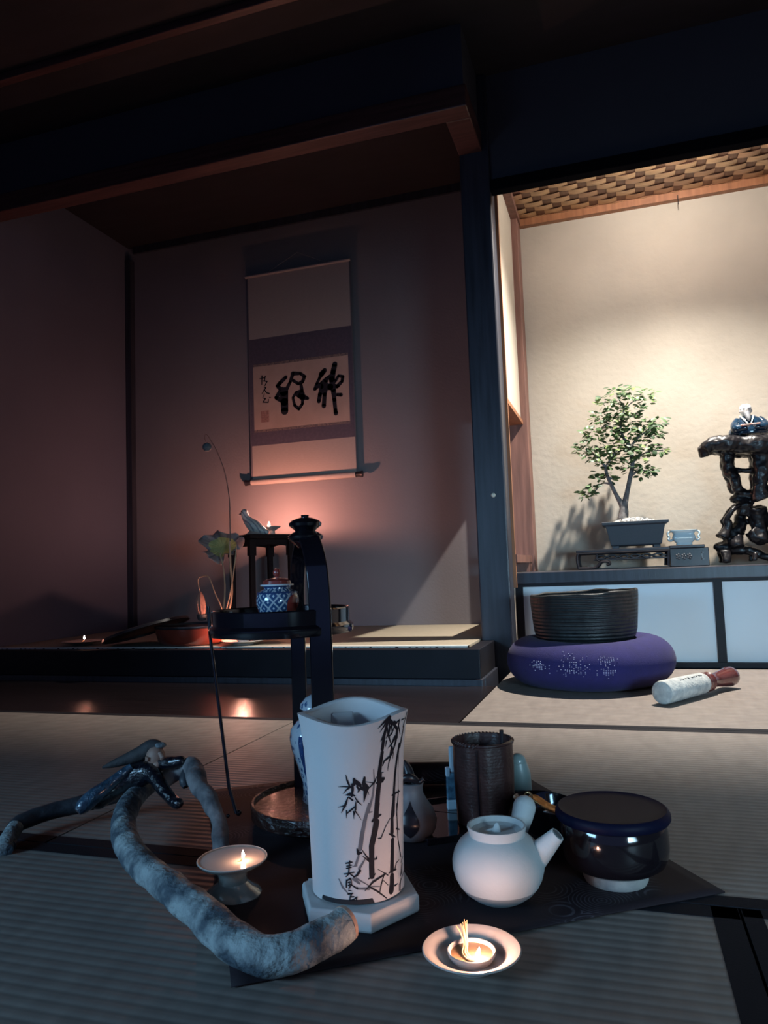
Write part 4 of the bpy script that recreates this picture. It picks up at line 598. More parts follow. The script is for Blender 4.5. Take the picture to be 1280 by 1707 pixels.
# near leg (right in the picture), far leg, joined over the top
b1 = MB(); band(b1, [(-0.437,1.040,0.022),(-0.437,1.040,0.12),(-0.437,1.040,0.24),(-0.438,1.040,0.35),(-0.446,1.048,0.400),(-0.463,1.068,0.432),(-0.478,1.088,0.440)], 0.034, 0.010, (1,0.25,0))
b1.build('near_leg', lacquer, st, bevel=0.002, off=O)
b2 = MB(); band(b2, [(-0.532,1.165,0.022),(-0.532,1.165,0.12),(-0.532,1.165,0.30),(-0.530,1.163,0.36),(-0.520,1.150,0.405),(-0.500,1.120,0.434),(-0.478,1.088,0.440)], 0.025, 0.010, (1,0.25,0))
b2.build('far_leg', lacquer, st, bevel=0.002, off=O)
MB().lathe([(0.0,0.422),(0.012,0.422),(0.020,0.430),(0.0275,0.436),(0.0285,0.441),(0.022,0.446),(0.016,0.449),(0.0185,0.452),(0.0255,0.457),(0.0265,0.4615),(0.022,0.466),(0.012,0.4700),(0.006,0.4712),(0.0065,0.4750),(0.0,0.476)],48,c=(-0.4800,1.090,0)).build('knob', lacquer, st, off=O)
MB().tube([(-0.6470,1.068,0.333),(-0.6440,1.066,0.29),(-0.5960,1.035,0.055),(-0.5790,1.026,0.020)],0.0026,10).build('cane_rod', lacquer, st, off=O)
mb = MB(); mb.sphere((-0.5775,1.030,0.020),0.0045); mb.sphere((-0.5900,1.020,0.018),0.003); mb.build('rod_ferrule', lacquer, st, off=O)

# ---- blue and white jar on the upper tray
def ceramic(name, base, line, scale, kind='lattice'):
    m = mat(name, base, 0.14, coat=0.8); N, L, b = nodes_of(m)
    tc = N.new('ShaderNodeTexCoord'); sp = N.new('ShaderNodeSeparateXYZ'); L.new(tc.outputs['Object'], sp.inputs[0])
    at = N.new('ShaderNodeMath'); at.operation = 'ARCTAN2'; L.new(sp.outputs[1], at.inputs[0]); L.new(sp.outputs[0], at.inputs[1])
    cb = N.new('ShaderNodeCombineXYZ'); L.new(at.outputs[0], cb.inputs[0])
    mz = N.new('ShaderNodeMath'); mz.operation = 'MULTIPLY'; mz.inputs[1].default_value = 28; L.new(sp.outputs[2], mz.inputs[0]); L.new(mz.outputs[0], cb.inputs[1])
    ch = N.new('ShaderNodeTexVoronoi'); ch.inputs['Scale'].default_value = scale; ch.inputs['Randomness'].default_value = 0.25 if kind == 'lattice' else 0.9
    ch.distance = 'MANHATTAN' if kind == 'lattice' else 'EUCLIDEAN'; L.new(cb.outputs[0], ch.inputs['Vector'])
    rp = N.new('ShaderNodeValToRGB'); e = rp.color_ramp.elements; e[0].position = 0.28; e[0].color = (*line, 1); e[1].position = 0.42; e[1].color = (*base, 1)
    x = rp.color_ramp.elements.new(0.14); x.color = (*base, 1); y = rp.color_ramp.elements.new(0.18); y.color = (*line, 1)
    L.new(ch.outputs['Distance'], rp.inputs['Fac']); L.new(rp.outputs['Color'], b.inputs['Base Color'])
    return m
cobalt = mat('cobalt_glaze', (0.03,0.07,0.20), 0.12, coat=0.8, var=0.4, vscale=90)
white_gl = mat('white_porcelain', (0.62,0.66,0.70), 0.12, coat=0.8)
red_gl = mat('iron_red_enamel', (0.30,0.05,0.04), 0.2, coat=0.6, var=0.3, vscale=60)
def lattice_mat(name):
    m = mat(name, (0.5,0.55,0.6), 0.14, coat=0.8); N, L, b = nodes_of(m)
    tc = N.new('ShaderNodeTexCoord'); sp = N.new('ShaderNodeSeparateXYZ'); L.new(tc.outputs['Object'], sp.inputs[0])
    def mth(op, a, c=None):
        q = N.new('ShaderNodeMath'); q.operation = op
        for i, v in enumerate((a, c)):
            if v is None: continue
            if isinstance(v, (int, float)): q.inputs[i].default_value = v
            else: L.new(v, q.inputs[i])
        return q.outputs[0]
    at = mth('MULTIPLY', mth('ARCTAN2', sp.outputs[1], sp.outputs[0]), 6.0); zz = mth('MULTIPLY', sp.outputs[2], 190.0)
    a = mth('ABSOLUTE', mth('SINE', mth('ADD', at, zz))); c = mth('ABSOLUTE', mth('SINE', mth('SUBTRACT', at, zz)))
    mn = mth('MINIMUM', a, c); rp = N.new('ShaderNodeValToRGB'); rp.color_ramp.interpolation = 'CONSTANT'; e = rp.color_ramp.elements
    e[0].color = (0.42,0.48,0.54,1); e[1].position = 0.30; e[1].color = (0.03,0.08,0.19,1)
    f = e.new(0.93); f.color = (0.50,0.58,0.66,1)
    L.new(mn, rp.inputs['Fac']); L.new(rp.outputs['Color'], b.inputs['Base Color']); return m
lattice = lattice_mat('blue_white_lattice')
leafy = ceramic('blue_leaf_scroll', (0.48,0.55,0.62), (0.03,0.09,0.22), 3.0, 'leaf')
jar = thing('lidded_jar', 'small blue, white and red lidded jar on the upper tray', 'jar', (-0.535,1.095,0.3075))
MB().lathe([(0.0,0.001),(0.022,0.001),(0.0225,0.0),(0.025,0.0),(0.030,0.010),(0.0345,0.022),(0.0345,0.030),(0.0315,0.0375),(0.0240,0.0415),(0.0215,0.0425),(0.0215,0.046),(0.0,0.046)],56).build('jar_body', lattice, jar)
for z, r in ((0.0372,0.0322),(0.0452,0.0224)):
    MB().lathe([(r-0.002,-0.0012),(r+0.0004,-0.001),(r+0.0006,0.001),(r-0.002,0.0012)],56,c=(0,0,z)).build('blue_band', cobalt, jar)
def patch(parent, name, m, prof_r, t0, t1, z0, z1, off=0.0004, n=14, shape=None):
    """a painted panel hugging a turned body"""
    b = MB(); vs = []; fs = []
    for j in range(n+1):
        v = j/n; z = z0+(z1-z0)*v; hw = 1.0 if shape is None else shape(v)
        for i in range(n+1):
            t = (t0+t1)/2+(t1-t0)/2*(2*i/n-1)*hw; r = prof_r(z)+off
            vs.append((r*cos(t), r*sin(t), z))
    for j in range(n):
        for i in range(n): a = j*(n+1)+i; fs.append((a,a+1,a+n+2,a+n+1))
    b.add(vs, fs); return b.build(name, m, parent)
def interp(tab):
    def f(z):
        for (r0_, z0_), (r1_, z1_) in zip(tab, tab[1:]):
            if z <= z1_: return r0_+(r1_-r0_)*max(0,(z-z0_))/max(1e-6,(z1_-z0_))
        return tab[-1][0]
    return f
jr = interp([(0.025,0.0),(0.030,0.010),(0.0345,0.022),(0.0345,0.030),(0.0315,0.0375)])
ovl = lambda v: sqrt(max(0.0, 1-(2*v-1)**2))*0.98+0.02
patch(jar, 'red_panel', red_gl, jr, radians(-38), radians(12), 0.004, 0.0345, shape=ovl)
patch(jar, 'red_panel', red_gl, jr, radians(-168), radians(-140), 0.004, 0.0345, shape=ovl)
jl = MB().lathe([(0.0,0.0462),(0.0262,0.0462),(0.0268,0.0474),(0.0255,0.0485),(0.0235,0.0488),(0.0225,0.0530),(0.0150,0.0560),(0.0,0.0575)],48).build('lid', red_gl, jar)
MB().lathe([(0.0255,0.0460),(0.0275,0.0466),(0.0270,0.0486),(0.0240,0.0490)],48).build('lid_rim', white_gl, jl)
MB().lathe([(0.0030,0.0560),(0.0032,0.0590),(0.0062,0.0620),(0.0066,0.0655),(0.0045,0.0690),(0.0,0.0700)],24).build('lid_knob', red_gl, jl)

jar.scale = (1.0, 1.0, 1.19)

# ---- tall hexagonal vase on the base tray
vz = thing('hexagonal_vase', 'tall blue and white hexagonal vase standing behind the clay stove', 'vase', (-0.4720,1.100,0.0228), radians(15))
def hexfn(t, r, z):
    k = cos(pi/6)/cos((t % (pi/3))-pi/6); return r*(0.35+0.65*k*1.05), z
vp = [(0.026,0.0),(0.0272,0.002),(0.0255,0.012),(0.0262,0.030),(0.0330,0.055),(0.0415,0.080),(0.0445,0.098),(0.0420,0.113),(0.0330,0.124),(0.0230,0.130),(0.0200,0.134),(0.0215,0.140)]
MB().lathe([(0.0,0.0)]+vp+[(0.0,0.140)],72,fn=hexfn).build('vase_body', leafy, vz)
vr = interp(vp)
for k in range(6):
    a0 = k*pi/3
    b = MB(); vs = []; fs = []; n = 22
    for j in range(n+1):
        z = 0.012+(0.108-0.012)*j/n
        for i, da in enumerate((-0.10,-0.03,0.03,0.10)):
            t = a0+da; r = hexfn(t, vr(z), z)[0]+0.0006; vs.append((r*cos(t), r*sin(t), z))
    for j in range(n):
        for i in range(3): q = j*4+i; fs.append((q,q+1,q+5,q+4))
    b.add(vs, fs, 0); b.build('cobalt_rib', cobalt, vz)
for k, a in enumerate((radians(-120),radians(-60))):
    patch(vz, 'flower_panel', mat('pale_flower_panel',(0.50,0.56,0.58),0.12,coat=0.8,col2=(0.10,0.22,0.16),vscale=55), lambda z: vr(z)*0.93+0.001, a+pi/6-0.30-radians(15), a+pi/6+0.30-radians(15), 0.050, 0.105, shape=ovl)
MB().lathe([(0.0,0.1395),(0.0225,0.1395),(0.0240,0.1425),(0.0280,0.1450),(0.0270,0.152),(0.0190,0.161),(0.0080,0.1665),(0.0,0.168)],56).build('vase_lid', leafy, vz)

# ---- grey gourd shaped vase, lighter, basket and bits between stove and teapot
gd = thing('gourd_vase', 'grey gourd-shaped vase with dark teardrop, beside the stove', 'vase', (-0.3010,1.030,0.003))
gp = [(0.019,0.0),(0.026,0.003),(0.0325,0.014),(0.0345,0.026),(0.0300,0.040),(0.0215,0.052),(0.0165,0.062),(0.0160,0.070),(0.0175,0.076)]
gm_ = mat('grey_matt_glaze',(0.14,0.14,0.155),0.55,var=0.25,vscale=30)
MB().lathe([(0.0,0.0)]+gp+[(0.0145,0.077),(0.0135,0.070),(0.0,0.060)],48).build('vase_body', gm_, gd)
gr = interp(gp)
tear = lambda v: (sin(pi*min(1,v*1.0))**0.9)*(1-v*0.62)+0.02
patch(gd, 'teardrop_shade', mat('teardrop_shade_black',(0.012,0.012,0.018),0.3), gr, radians(-112), radians(-50), 0.010, 0.056, shape=tear)  # dark patch coloured as the shade inside the teardrop opening
mb = MB(); smooth_tube(mb, [(-0.014,-0.01,0.070,0.004),(-0.008,-0.014,0.084,0.005),(0.004,-0.012,0.086,0.006),(0.012,-0.006,0.079,0.004),(0.019,-0.004,0.083,0.003)],4,10); smooth_tube(mb, [(0.0,0.0,0.076,0.008),(-0.006,0.004,0.094,0.007),(-0.012,0.002,0.106,0.003)],4,10)
mb.build('dark_stopper', lacquer_matte, gd)
tr = thing('square_tray', 'thin black lacquer tray behind the teapot, under the basket', 'tray', (-0.238,1.130,0.003), radians(34))
mb = MB(); mb.box((-0.10,-0.085,0.0),(0.10,0.085,0.004))
for a, b in (((-0.10,-0.085,0.004),(0.10,-0.081,0.009)),((-0.10,0.081,0.004),(0.10,0.085,0.009)),((-0.10,-0.081,0.004),(-0.096,0.081,0.009)),((0.096,-0.081,0.004),(0.10,0.081,0.009))): mb.box(a, b)
mb.build('tray_body', lacquer, tr, smooth=False, bevel=0.0008)
bs = thing('charcoal_basket', 'dark red-brown woven basket cylinder standing behind the teapot', 'basket', (-0.2105,1.105,0.0075))
bk = mat('woven_red_black_lacquer', (0.045,0.017,0.016), 0.42, coat=0.15, var=0.4, vscale=60, bump=0.3, bscale=200)
wavebump(bk, 2, 0.0045, 0.07, 0.0004, 0.06)
def octo(t, r, z): return r*(1+0.012*cos(10*t)), z
MB().lathe([(0.0,0.002),(0.039,0.002),(0.0395,0.0),(0.0415,0.002),(0.0430,0.030),(0.0445,0.080),(0.0440,0.118),(0.0405,0.1185),(0.0395,0.110),(0.0385,0.006),(0.0,0.006)],80,fn=octo).build('basket_wall', bk, bs)
rb = MB()
rb.tube([(0.0432*cos(2*pi*k/64),0.0432*sin(2*pi*k/64),0.1165) for k in range(65)],0.0024,8,cap=False)
for k in range(36):
    a0 = 2*pi*k/48; a1 = a0+2*pi*1.35/48
    rb.tube([(0.0445*cos(a0),0.0445*sin(a0),0.1145),(0.0455*cos((a0+a1)/2),0.0455*sin((a0+a1)/2),0.1175),(0.0425*cos(a1),0.0425*sin(a1),0.1195)],0.0013,6)
rb.build('bound_rim', bk, bs)
MB().tube([(-0.020*0,-0.0440,0.004),(0.0,-0.0458,0.06),(0.0,-0.0455,0.112)],0.0012,6).build('seam_cord', lacquer, bs)
for k in range(1):
    mb = MB(); mb.lathe([(0.0,0.0),(0.026,0.0),(0.0275,0.004),(0.0270,0.010),(0.0,0.011)],32); o = mb.build('tea_caddy_top', lacquer, None); o.location = (-0.2035,1.105,0.096)
    tag(o, 'dark round lid just visible inside the woven basket', 'lid')
sk = MB().tube([(-0.1830,1.100,0.015),(-0.1795,1.092,0.08),(-0.1785,1.088,0.1435)],0.0030,10).build('charcoal_stick', lacquer_matte, None, off=(-0.18,1.095,0.015)); sk.location = (-0.18,1.095,0.015)
tag(sk, 'slim dark stick leaning inside the basket', 'stick')
lt = thing('lighter', 'slim pale blue lighter standing left of the basket', 'lighter', (-0.2710,1.150,0.007), radians(20))
pale_pl = mat('pale_blue_plastic', (0.50,0.66,0.76), 0.35, trans=0.15)
MB().box((-0.0080,-0.005,0.0),(0.0080,0.005,0.015)).build('white_foot', pale_pl, lt, smooth=False, bevel=0.002)
MB().box((-0.0078,-0.005,0.0152),(0.0078,0.005,0.056)).build('clear_tank', mat('dark_blue_picture_sleeve',(0.12,0.26,0.36),0.25,col2=(0.02,0.05,0.09),vscale=90,coat=0.5), lt, smooth=False, bevel=0.002)
MB().box((-0.0085,-0.0055,0.050),(-0.001,0.0055,0.064)).build('side_grip', pale_pl, lt, smooth=False, bevel=0.002)
MB().box((-0.002,-0.005,0.0562),(0.0085,0.005,0.0960)).build('upper_case', pale_pl, lt, smooth=False, bevel=0.003)
gt_ = MB(); gt_.tube([(-0.1530,1.175,0.003),(-0.1530,1.172,0.060),(-0.1540,1.170,0.078)],[0.0185,0.0175,0.013],20); gt_.sphere((-0.1540,1.170,0.078),0.0128,16,8)
o = gt_.build('glass_bottle', mat('pale_green_glass',(0.16,0.22,0.22),0.35,coat=0.2), None, off=(-0.156,1.175,0.003)); o.location = (-0.171,1.178,0.003)
tag(o, 'pale grey-green bottle half hidden behind the right side of the basket', 'bottle')
# black boat tray with a gilt fitting
bt = thing('lacquer_boat_tray', 'small black lacquered boat tray between basket and black bowl', 'tray', (-0.100,1.080,0.003), radians(-24))
def ell(t, r, z): return r*(1.0+0.42*cos(2*t)), z
MB().lathe([(0.0,0.003),(0.030,0.0),(0.036,0.003),(0.046,0.024),(0.051,0.044),(0.0495,0.046),(0.047,0.042),(0.038,0.014),(0.0,0.010)],48,fn=ell).build('tray_body', lacquer, bt)
gold = mat('worn_gilt_brass', (0.75,0.48,0.22), 0.3, metal=0.9, bump=0.4, bscale=200)
gf = thing('gilt_clasp', 'worn gilt metal clasp resting on the small black boat tray', 'clasp', (-0.122,1.053,0.0465), radians(-22))
mb = MB(); band(mb, [(-0.022,0,0.010),(-0.012,0.002,0.012),(0.008,0,0.005),(0.030,-0.004,0.0015)],0.014,0.0035,(0,1,0.2)); mb.build('clasp_bar', gold, gf, bevel=0.0008)
mb = MB(); mb.tube([(-0.020+0.006*cos(t*0.7),0.0,0.012+0.007*sin(t*0.7)) for t in range(10)],0.0016,8); mb.build('clasp_ring', gold, gf)
MB().box((0.006,-0.009,-0.0022),(0.032,0.005,0.0008)).build('steel_plate', mat('blued_steel',(0.35,0.42,0.48),0.25,metal=0.8), gf, smooth=False, bevel=0.001)

# ================================================================== IN THE BIG DIM ALCOVE
ZT = 0.121
# ---- hanging scroll
SYP = 3.378
sc = thing('hanging_scroll', 'hanging scroll with large brushed characters on the dim alcove wall', 'scroll', (-1.485,SYP,0.86))
O = (-1.485,SYP,0.86)
silk_l = mat('pale_silk_mount',(0.36,0.30,0.27),0.8,var=0.1,vscale=60,stretch=(1,1,6)); silk_d = mat('dark_brocade_mount',(0.090,0.075,0.105),0.75,col2=(0.065,0.055,0.08),vscale=70,bump=0.2,bscale=300)
paper = mat('aged_calligraphy_paper',(0.46,0.33,0.27),0.85,var=0.18,vscale=9)
def panel(name, x0, x1, z0, z1, y, m, d=0.0006): return MB().box((x0,y-d,z0),(x1,y,z1)).build(name, m, sc, smooth=False, off=O)
panel('backing', -1.782,-1.203,0.862,1.945, SYP+0.0010, mat('scroll_edge_silk',(0.10,0.09,0.11),0.8), 0.0008)
panel('upper_silk', -1.776,-1.209,1.609,1.945, SYP, silk_l)
panel('brocade', -1.776,-1.209,1.047,1.609, SYP, silk_d)
panel('lower_silk', -1.772,-1.206,0.862,1.047, SYP, silk_l)
panel('calligraphy_sheet', -1.757,-1.230,1.129,1.461, SYP-0.0006, paper, 0.0004)
gs = mat('gilt_brocade_strip',(0.26,0.19,0.15),0.6,col2=(0.07,0.05,0.07),vscale=120)
panel('gilt_strip', -1.757,-1.230,1.461,1.474, SYP-0.0006, gs, 0.0004); panel('gilt_strip', -1.757,-1.230,1.116,1.129, SYP-0.0006, gs, 0.0004)
panel('seal_print', -1.7180,-1.672,1.166,1.226, SYP-0.00105, mat('faded_seal_red',(0.38,0.20,0.17),0.85,var=0.4,vscale=110), 0.0002)
mb = MB(); kk = 0
for pts, ws in CALLI:
    kk += 1; ribbon(mb, pts, ws, lambda p, o: Vector((p.x, SYP-0.0012-o, p.y)), kk*0.00003)
mb.build('brushed_characters', ink, sc, off=O)
MB().tube([(-1.776,SYP-0.008,0.858),(-1.206,SYP-0.008,0.858)],0.0150,24).build('roller', silk_l, sc, off=O)
for s_, x in ((-1,-1.776),(1,-1.206)):
    MB().tube([(x,SYP-0.008,0.858),(x+s_*0.020,SYP-0.008,0.858),(x+s_*0.034,SYP-0.008,0.858)],[0.0125,0.0135,0.0165],20).build('roller_knob', lacquer_matte, sc, off=O)
MB().tube([(-1.790,SYP-0.003,1.948),(-1.200,SYP-0.003,1.948)],0.0075,12).build('top_rod', mat('scroll_top_rod',(0.30,0.26,0.25),0.6), sc, off=O)
MB().tube([(-1.66,SYP,1.955),(-1.495,SYP+0.01,2.04),(-1.33,SYP,1.955)],0.0014,6).build('hanging_cord', silk_l, sc, off=O)

# ---- oil lamps of the alcove
def dish_lamp(name, label, loc, r, prof, flame_at, fs=1.0, m=dish_glaze, cup=None, k=1.0):
    t = thing(name, label, 'oil lamp', loc)
    MB().lathe(prof, 48).build('dish', m, t)
    if cup: MB().lathe(cup, 32).build('oil_cup', white_gl, t)
    smooth_tube(MB(), [(flame_at[0]-0.012,0,flame_at[2]-0.008,0.0012),(flame_at[0]-0.004,0,flame_at[2]-0.004,0.0012),(flame_at[0],flame_at[1],flame_at[2]+0.001,0.001)],3,6).build('wick', rush, t)
    flame(t, flame_at, fs, (0,0), k); return t
flat = [(0.0,0.003),(0.034,0.003),(0.035,0.0),(0.038,0.0),(0.041,0.004),(0.066,0.009),(0.083,0.0155),(0.082,0.0172),(0.064,0.0120),(0.040,0.0075),(0.0,0.007)]
smallcup = [(0.0,0.0078),(0.018,0.0078),(0.026,0.018),(0.028,0.026),(0.026,0.0265),(0.023,0.020),(0.0,0.018)]
dish_lamp('saucer_oil_lamp', 'flat saucer lamp burning at the far left end of the raised mat', (-2.140,2.550,ZT), 0.08, flat, (0.012,-0.004,0.0225), 0.85, mat('dark_saucer_glaze',(0.10,0.09,0.09),0.2,coat=0.7), None, 0.06)
dish_lamp('saucer_oil_lamp', 'pale saucer with small cup, right of the red bowl on the raised mat', (-1.388,2.540,ZT), 0.08, flat, (-0.010,0.0,0.030), 1.0, dish_glaze, smallcup, 0.42)
dish_lamp('small_oil_lamp', 'small flared oil lamp burning on the high black stand', (-1.550,3.135,0.5685), 0.03,
    [(0.0,0.0),(0.020,0.0),(0.021,0.003),(0.0145,0.006),(0.013,0.020),(0.018,0.024),(0.030,0.031),(0.041,0.0385),(0.0405,0.0405),(0.028,0.034),(0.0,0.030)], (-0.016,0.0,0.0385), 1.25, dish_glaze, None, 1.3)

# ---- red-brown lacquer bowl, its leaning lid
rbm = mat('red_brown_lacquer',(0.20,0.036,0.022),0.28,col2=(0.14,0.028,0.018),vscale=14,coat=0.4,bump=0.1,bscale=40)
rb_ = thing('lacquer_basin', 'round red-brown lacquered basin with black rim holding dried lotus', 'basin', (-1.630,2.580,ZT))
MB().lathe([(0.0,0.002),(0.110,0.0),(0.124,0.004),(0.136,0.018),(0.145,0.045),(0.149,0.066),(0.1495,0.0680)],72).build('basin_body', rbm, rb_)
MB().lathe([(0.1495,0.066),(0.1515,0.070),(0.1505,0.0755),(0.1470,0.0760),(0.1450,0.070),(0.139,0.040),(0.120,0.012),(0.0,0.008)],72).build('black_rim', lacquer_matte, rb_)
ld = thing('round_tray', 'thin round black tray leaning on the red-brown basin', 'tray', (-1.838,2.560,0.1835))
M = Matrix.Rotation(radians(-16.5),4,'Y')
MB().lathe([(0.0,0.0030),(0.165,0.0020),(0.172,0.000),(0.1745,-0.010),(0.1715,-0.0105),(0.169,-0.0025),(0.0,-0.0015)],72,M=M).build('tray_plate', lacquer_matte, ld)
# ---- dried lotus standing in the basin
lo = thing('dried_lotus', 'dried lotus leaf, drooping bud and tall seed pod rising from the basin', 'dried plant', (-1.515,2.560,0.131))
O = (-1.515,2.560,0.131)
stm = mat('dried_lotus_stem',(0.52,0.33,0.20),0.6,var=0.25,vscale=40)
stk = mat('dark_lotus_stem',(0.20,0.12,0.10),0.7)
smooth_tube(MB(), [(-1.505,2.560,0.131,0.0030),(-1.478,2.560,0.30,0.0030),(-1.482,2.565,0.40,0.0028),(-1.503,2.575,0.475,0.0026)],5,8).build('leaf_stem', stm, lo, off=O)
smooth_tube(MB(), [(-1.498,2.565,0.131,0.0040),(-1.450,2.565,0.30,0.0042),(-1.458,2.575,0.42,0.0040),(-1.462,2.580,0.520,0.0036)],5,8).build('leaf_stem', stm, lo, off=O)
smooth_tube(MB(), [(-1.510,2.556,0.131,0.0026),(-1.455,2.556,0.30,0.0026),(-1.432,2.560,0.42,0.0026),(-1.4300,2.575,0.500,0.0024)],5,8).build('leaf_stem', stm, lo, off=O)
smooth_tube(MB(), [(-1.462,2.585,0.520,0.0030),(-1.470,2.60,0.60,0.0026),(-1.472,2.60,0.70,0.0022),(-1.490,2.60,0.80,0.0018),(-1.520,2.60,0.880,0.0015),(-1.548,2.60,0.930,0.0013),(-1.572,2.60,0.962,0.0012),(-1.578,2.60,0.945,0.0012),(-1.572,2.60,0.930,0.0012)],5,8).build('tall_stem', stk, lo, off=O)
pdm = MB(); pdm.lathe([(0.0,-0.022),(0.010,-0.020),(0.018,-0.010),(0.0185,-0.002),(0.015,0.008),(0.004,0.014),(0.0,0.015)],20,c=(-1.568,2.60,0.912)); pdm.build('seed_pod', mat('grey_seed_pod',(0.14,0.17,0.19),0.8,bump=0.6,bscale=150,var=0.4,vscale=80), lo, off=O)
smooth_tube(MB(), [(-1.512,2.556,0.131,0.0028),(-1.483,2.550,0.24,0.0027),(-1.512,2.545,0.32,0.0026),(-1.538,2.545,0.382,0.0026),(-1.572,2.545,0.384,0.0024),(-1.585,2.545,0.372,0.0022),(-1.583,2.545,0.345,0.0022),(-1.578,2.545,0.322,0.0024)],5,8).build('bent_stem', stm, lo, off=O)
bd = MB()
for k in range(7):
    a = 2*pi*k/7; r = 0.012
    smooth_tube(bd, [(-1.577+0.002*cos(a),2.545+0.002*sin(a),0.325,0.003),(-1.576+r*0.8*cos(a),2.545+r*0.8*sin(a),0.298,0.0095),(-1.574+r*1.05*cos(a),2.545+r*sin(a),0.262,0.0105),(-1.570+r*0.7*cos(a),2.545+r*0.7*sin(a),0.232,0.005)],4,10,flat=0.6)
bo = bd.build('withered_bud', mat('withered_lotus_petal',(0.50,0.27,0.19),0.7,col2=(0.30,0.14,0.11),vscale=50,bump=0.6,bscale=90), lo, off=O)
MB().lathe([(0.0,0.0),(0.014,0.002),(0.019,0.012),(0.020,0.024),(0.0,0.03)],16,c=(-1.571,2.545,0.212)).build('dark_calyx', mat('dark_calyx',(0.04,0.05,0.055),0.6), bo, off=O)
lf = MB(); vs = []; fs = []; NR, NA = 12, 96
nrm = Vector((0.22,-0.93,0.28)).normalized(); e1 = Vector((0.97,0.10,0.08)); e1 = (e1-nrm*e1.dot(nrm)).normalized(); e2 = nrm.cross(e1)
c0 = Vector((-1.512,2.600,0.507))
for j in range(NR+1):
    q = j/NR
    for k in range(NA):
        t = 2*pi*k/NA
        rim = 1+0.14*sin(3*t+0.7)+0.10*sin(7*t+1.3)+0.05*sin(11*t)
        r = 0.083*q*(1+(rim-1)*q*q)
        h = -0.034*(1-q*q)+0.020*q**3*sin(5*t+0.5)+0.015*q**4*sin(9*t)+0.0035*sin(24*t)*q*(1-0.4*q)
        vs.append(c0+e1*r*cos(t)+e2*r*sin(t)*0.72+nrm*(h+0.004))
for j in range(NR):
    for k in range(NA): a = j*NA+k; b = j*NA+(k+1)%NA; fs.append((a,b,b+NA,a+NA))
lf.add(vs, fs, 0)
for i, (a, b, c, d) in enumerate(fs): lf.mi[i] = 0 if i//NA < 8 else 1
def leafm(n, c, c2=None, tr=0.25, vs=60, bump=0.0):
    m = mat(n, c, 0.5, var=0.25, col2=c2, vscale=vs, coat=0.1, bump=bump, bscale=60, bdist=0.004); N, L, bb = nodes_of(m)
    tl = N.new('ShaderNodeBsdfTranslucent'); tl.inputs[0].default_value = (*[min(1,x*1.3) for x in c],1); mx = N.new('ShaderNodeMixShader'); mx.inputs[0].default_value = tr
    L.new(bb.outputs[0], mx.inputs[1]); L.new(tl.outputs[0], mx.inputs[2]); L.new(mx.outputs[0], N['Material Output'].inputs[0]); return m
ly = leafm('dry_leaf_heart',(0.66,0.62,0.28),(0.30,0.42,0.20),0.4,30,0.8)
lr = leafm('dry_leaf_margin',(0.30,0.29,0.30),(0.34,0.22,0.20),0.2,30,0.8)
lfo = lf.build('curled_leaf', [ly,lr], lo, off=O); q = lfo.modifiers.new('t','SOLIDIFY'); q.thickness = 0.0012

# ---- high black stand with four legs
HX, HY, HZ = -1.592, 3.100, 0.5680
hs = thing('high_stand', 'high slender black wooden stand behind the lacquer tray, bearing lamp and bird', 'stand', (HX,HY,ZT))
O = (HX,HY,ZT)
RL = 0.148; angs = [radians(a) for a in (10,100,190,280)]
ebony = mat('ebonised_wood', (0.006,0.005,0.007), 0.6, spec=0.15)
topm = MB(); tv = []
for z, r in ((HZ-0.026,RL*0.985),(HZ-0.018,RL*1.08),(HZ-0.003,RL*1.10),(HZ,RL*1.08)): tv += [(HX+r*cos(a),HY+r*sin(a),z) for a in angs]
topm.add(tv,[(i*4+k,i*4+(k+1)%4,(i+1)*4+(k+1)%4,(i+1)*4+k) for i in range(3) for k in range(4)]+[(3,2,1,0),(12,13,14,15)])
topm.build('stand_top', ebony, hs, smooth=False, bevel=0.002, off=O)
for k, a in enumerate(angs):
    x = HX+RL*0.95*cos(a); y = HY+RL*0.95*sin(a); M = Matrix.Translation((x,y,0)) @ Matrix.Rotation(a+pi/4,4,'Z')
    b = MB(); b.box((-0.0112,-0.0112,ZT),(0.0112,0.0112,0.47),M=M); b.box((-0.0155,-0.0155,0.47),(0.0155,0.0155,HZ-0.024),M=M)
    b.build('leg', ebony, hs, smooth=False, bevel=0.0015, off=O)
for k in range(4):
    a, b = angs[k], angs[(k+1)%4]
    p = Vector((HX+RL*0.93*cos(a),HY+RL*0.93*sin(a),HZ-0.042)); q = Vector((HX+RL*0.93*cos(b),HY+RL*0.93*sin(b),HZ-0.042))
    pts = [p+(q-p)*t+Vector((0,0,-0.010*(1-4*t*(1-t))+0.010)) for t in (0.04,0.2,0.4,0.6,0.8,0.96)]
    band(MB(), pts, 0.010, 0.030, (q-p).cross(Vector((0,0,1)))).build('apron', ebony, hs, off=O)
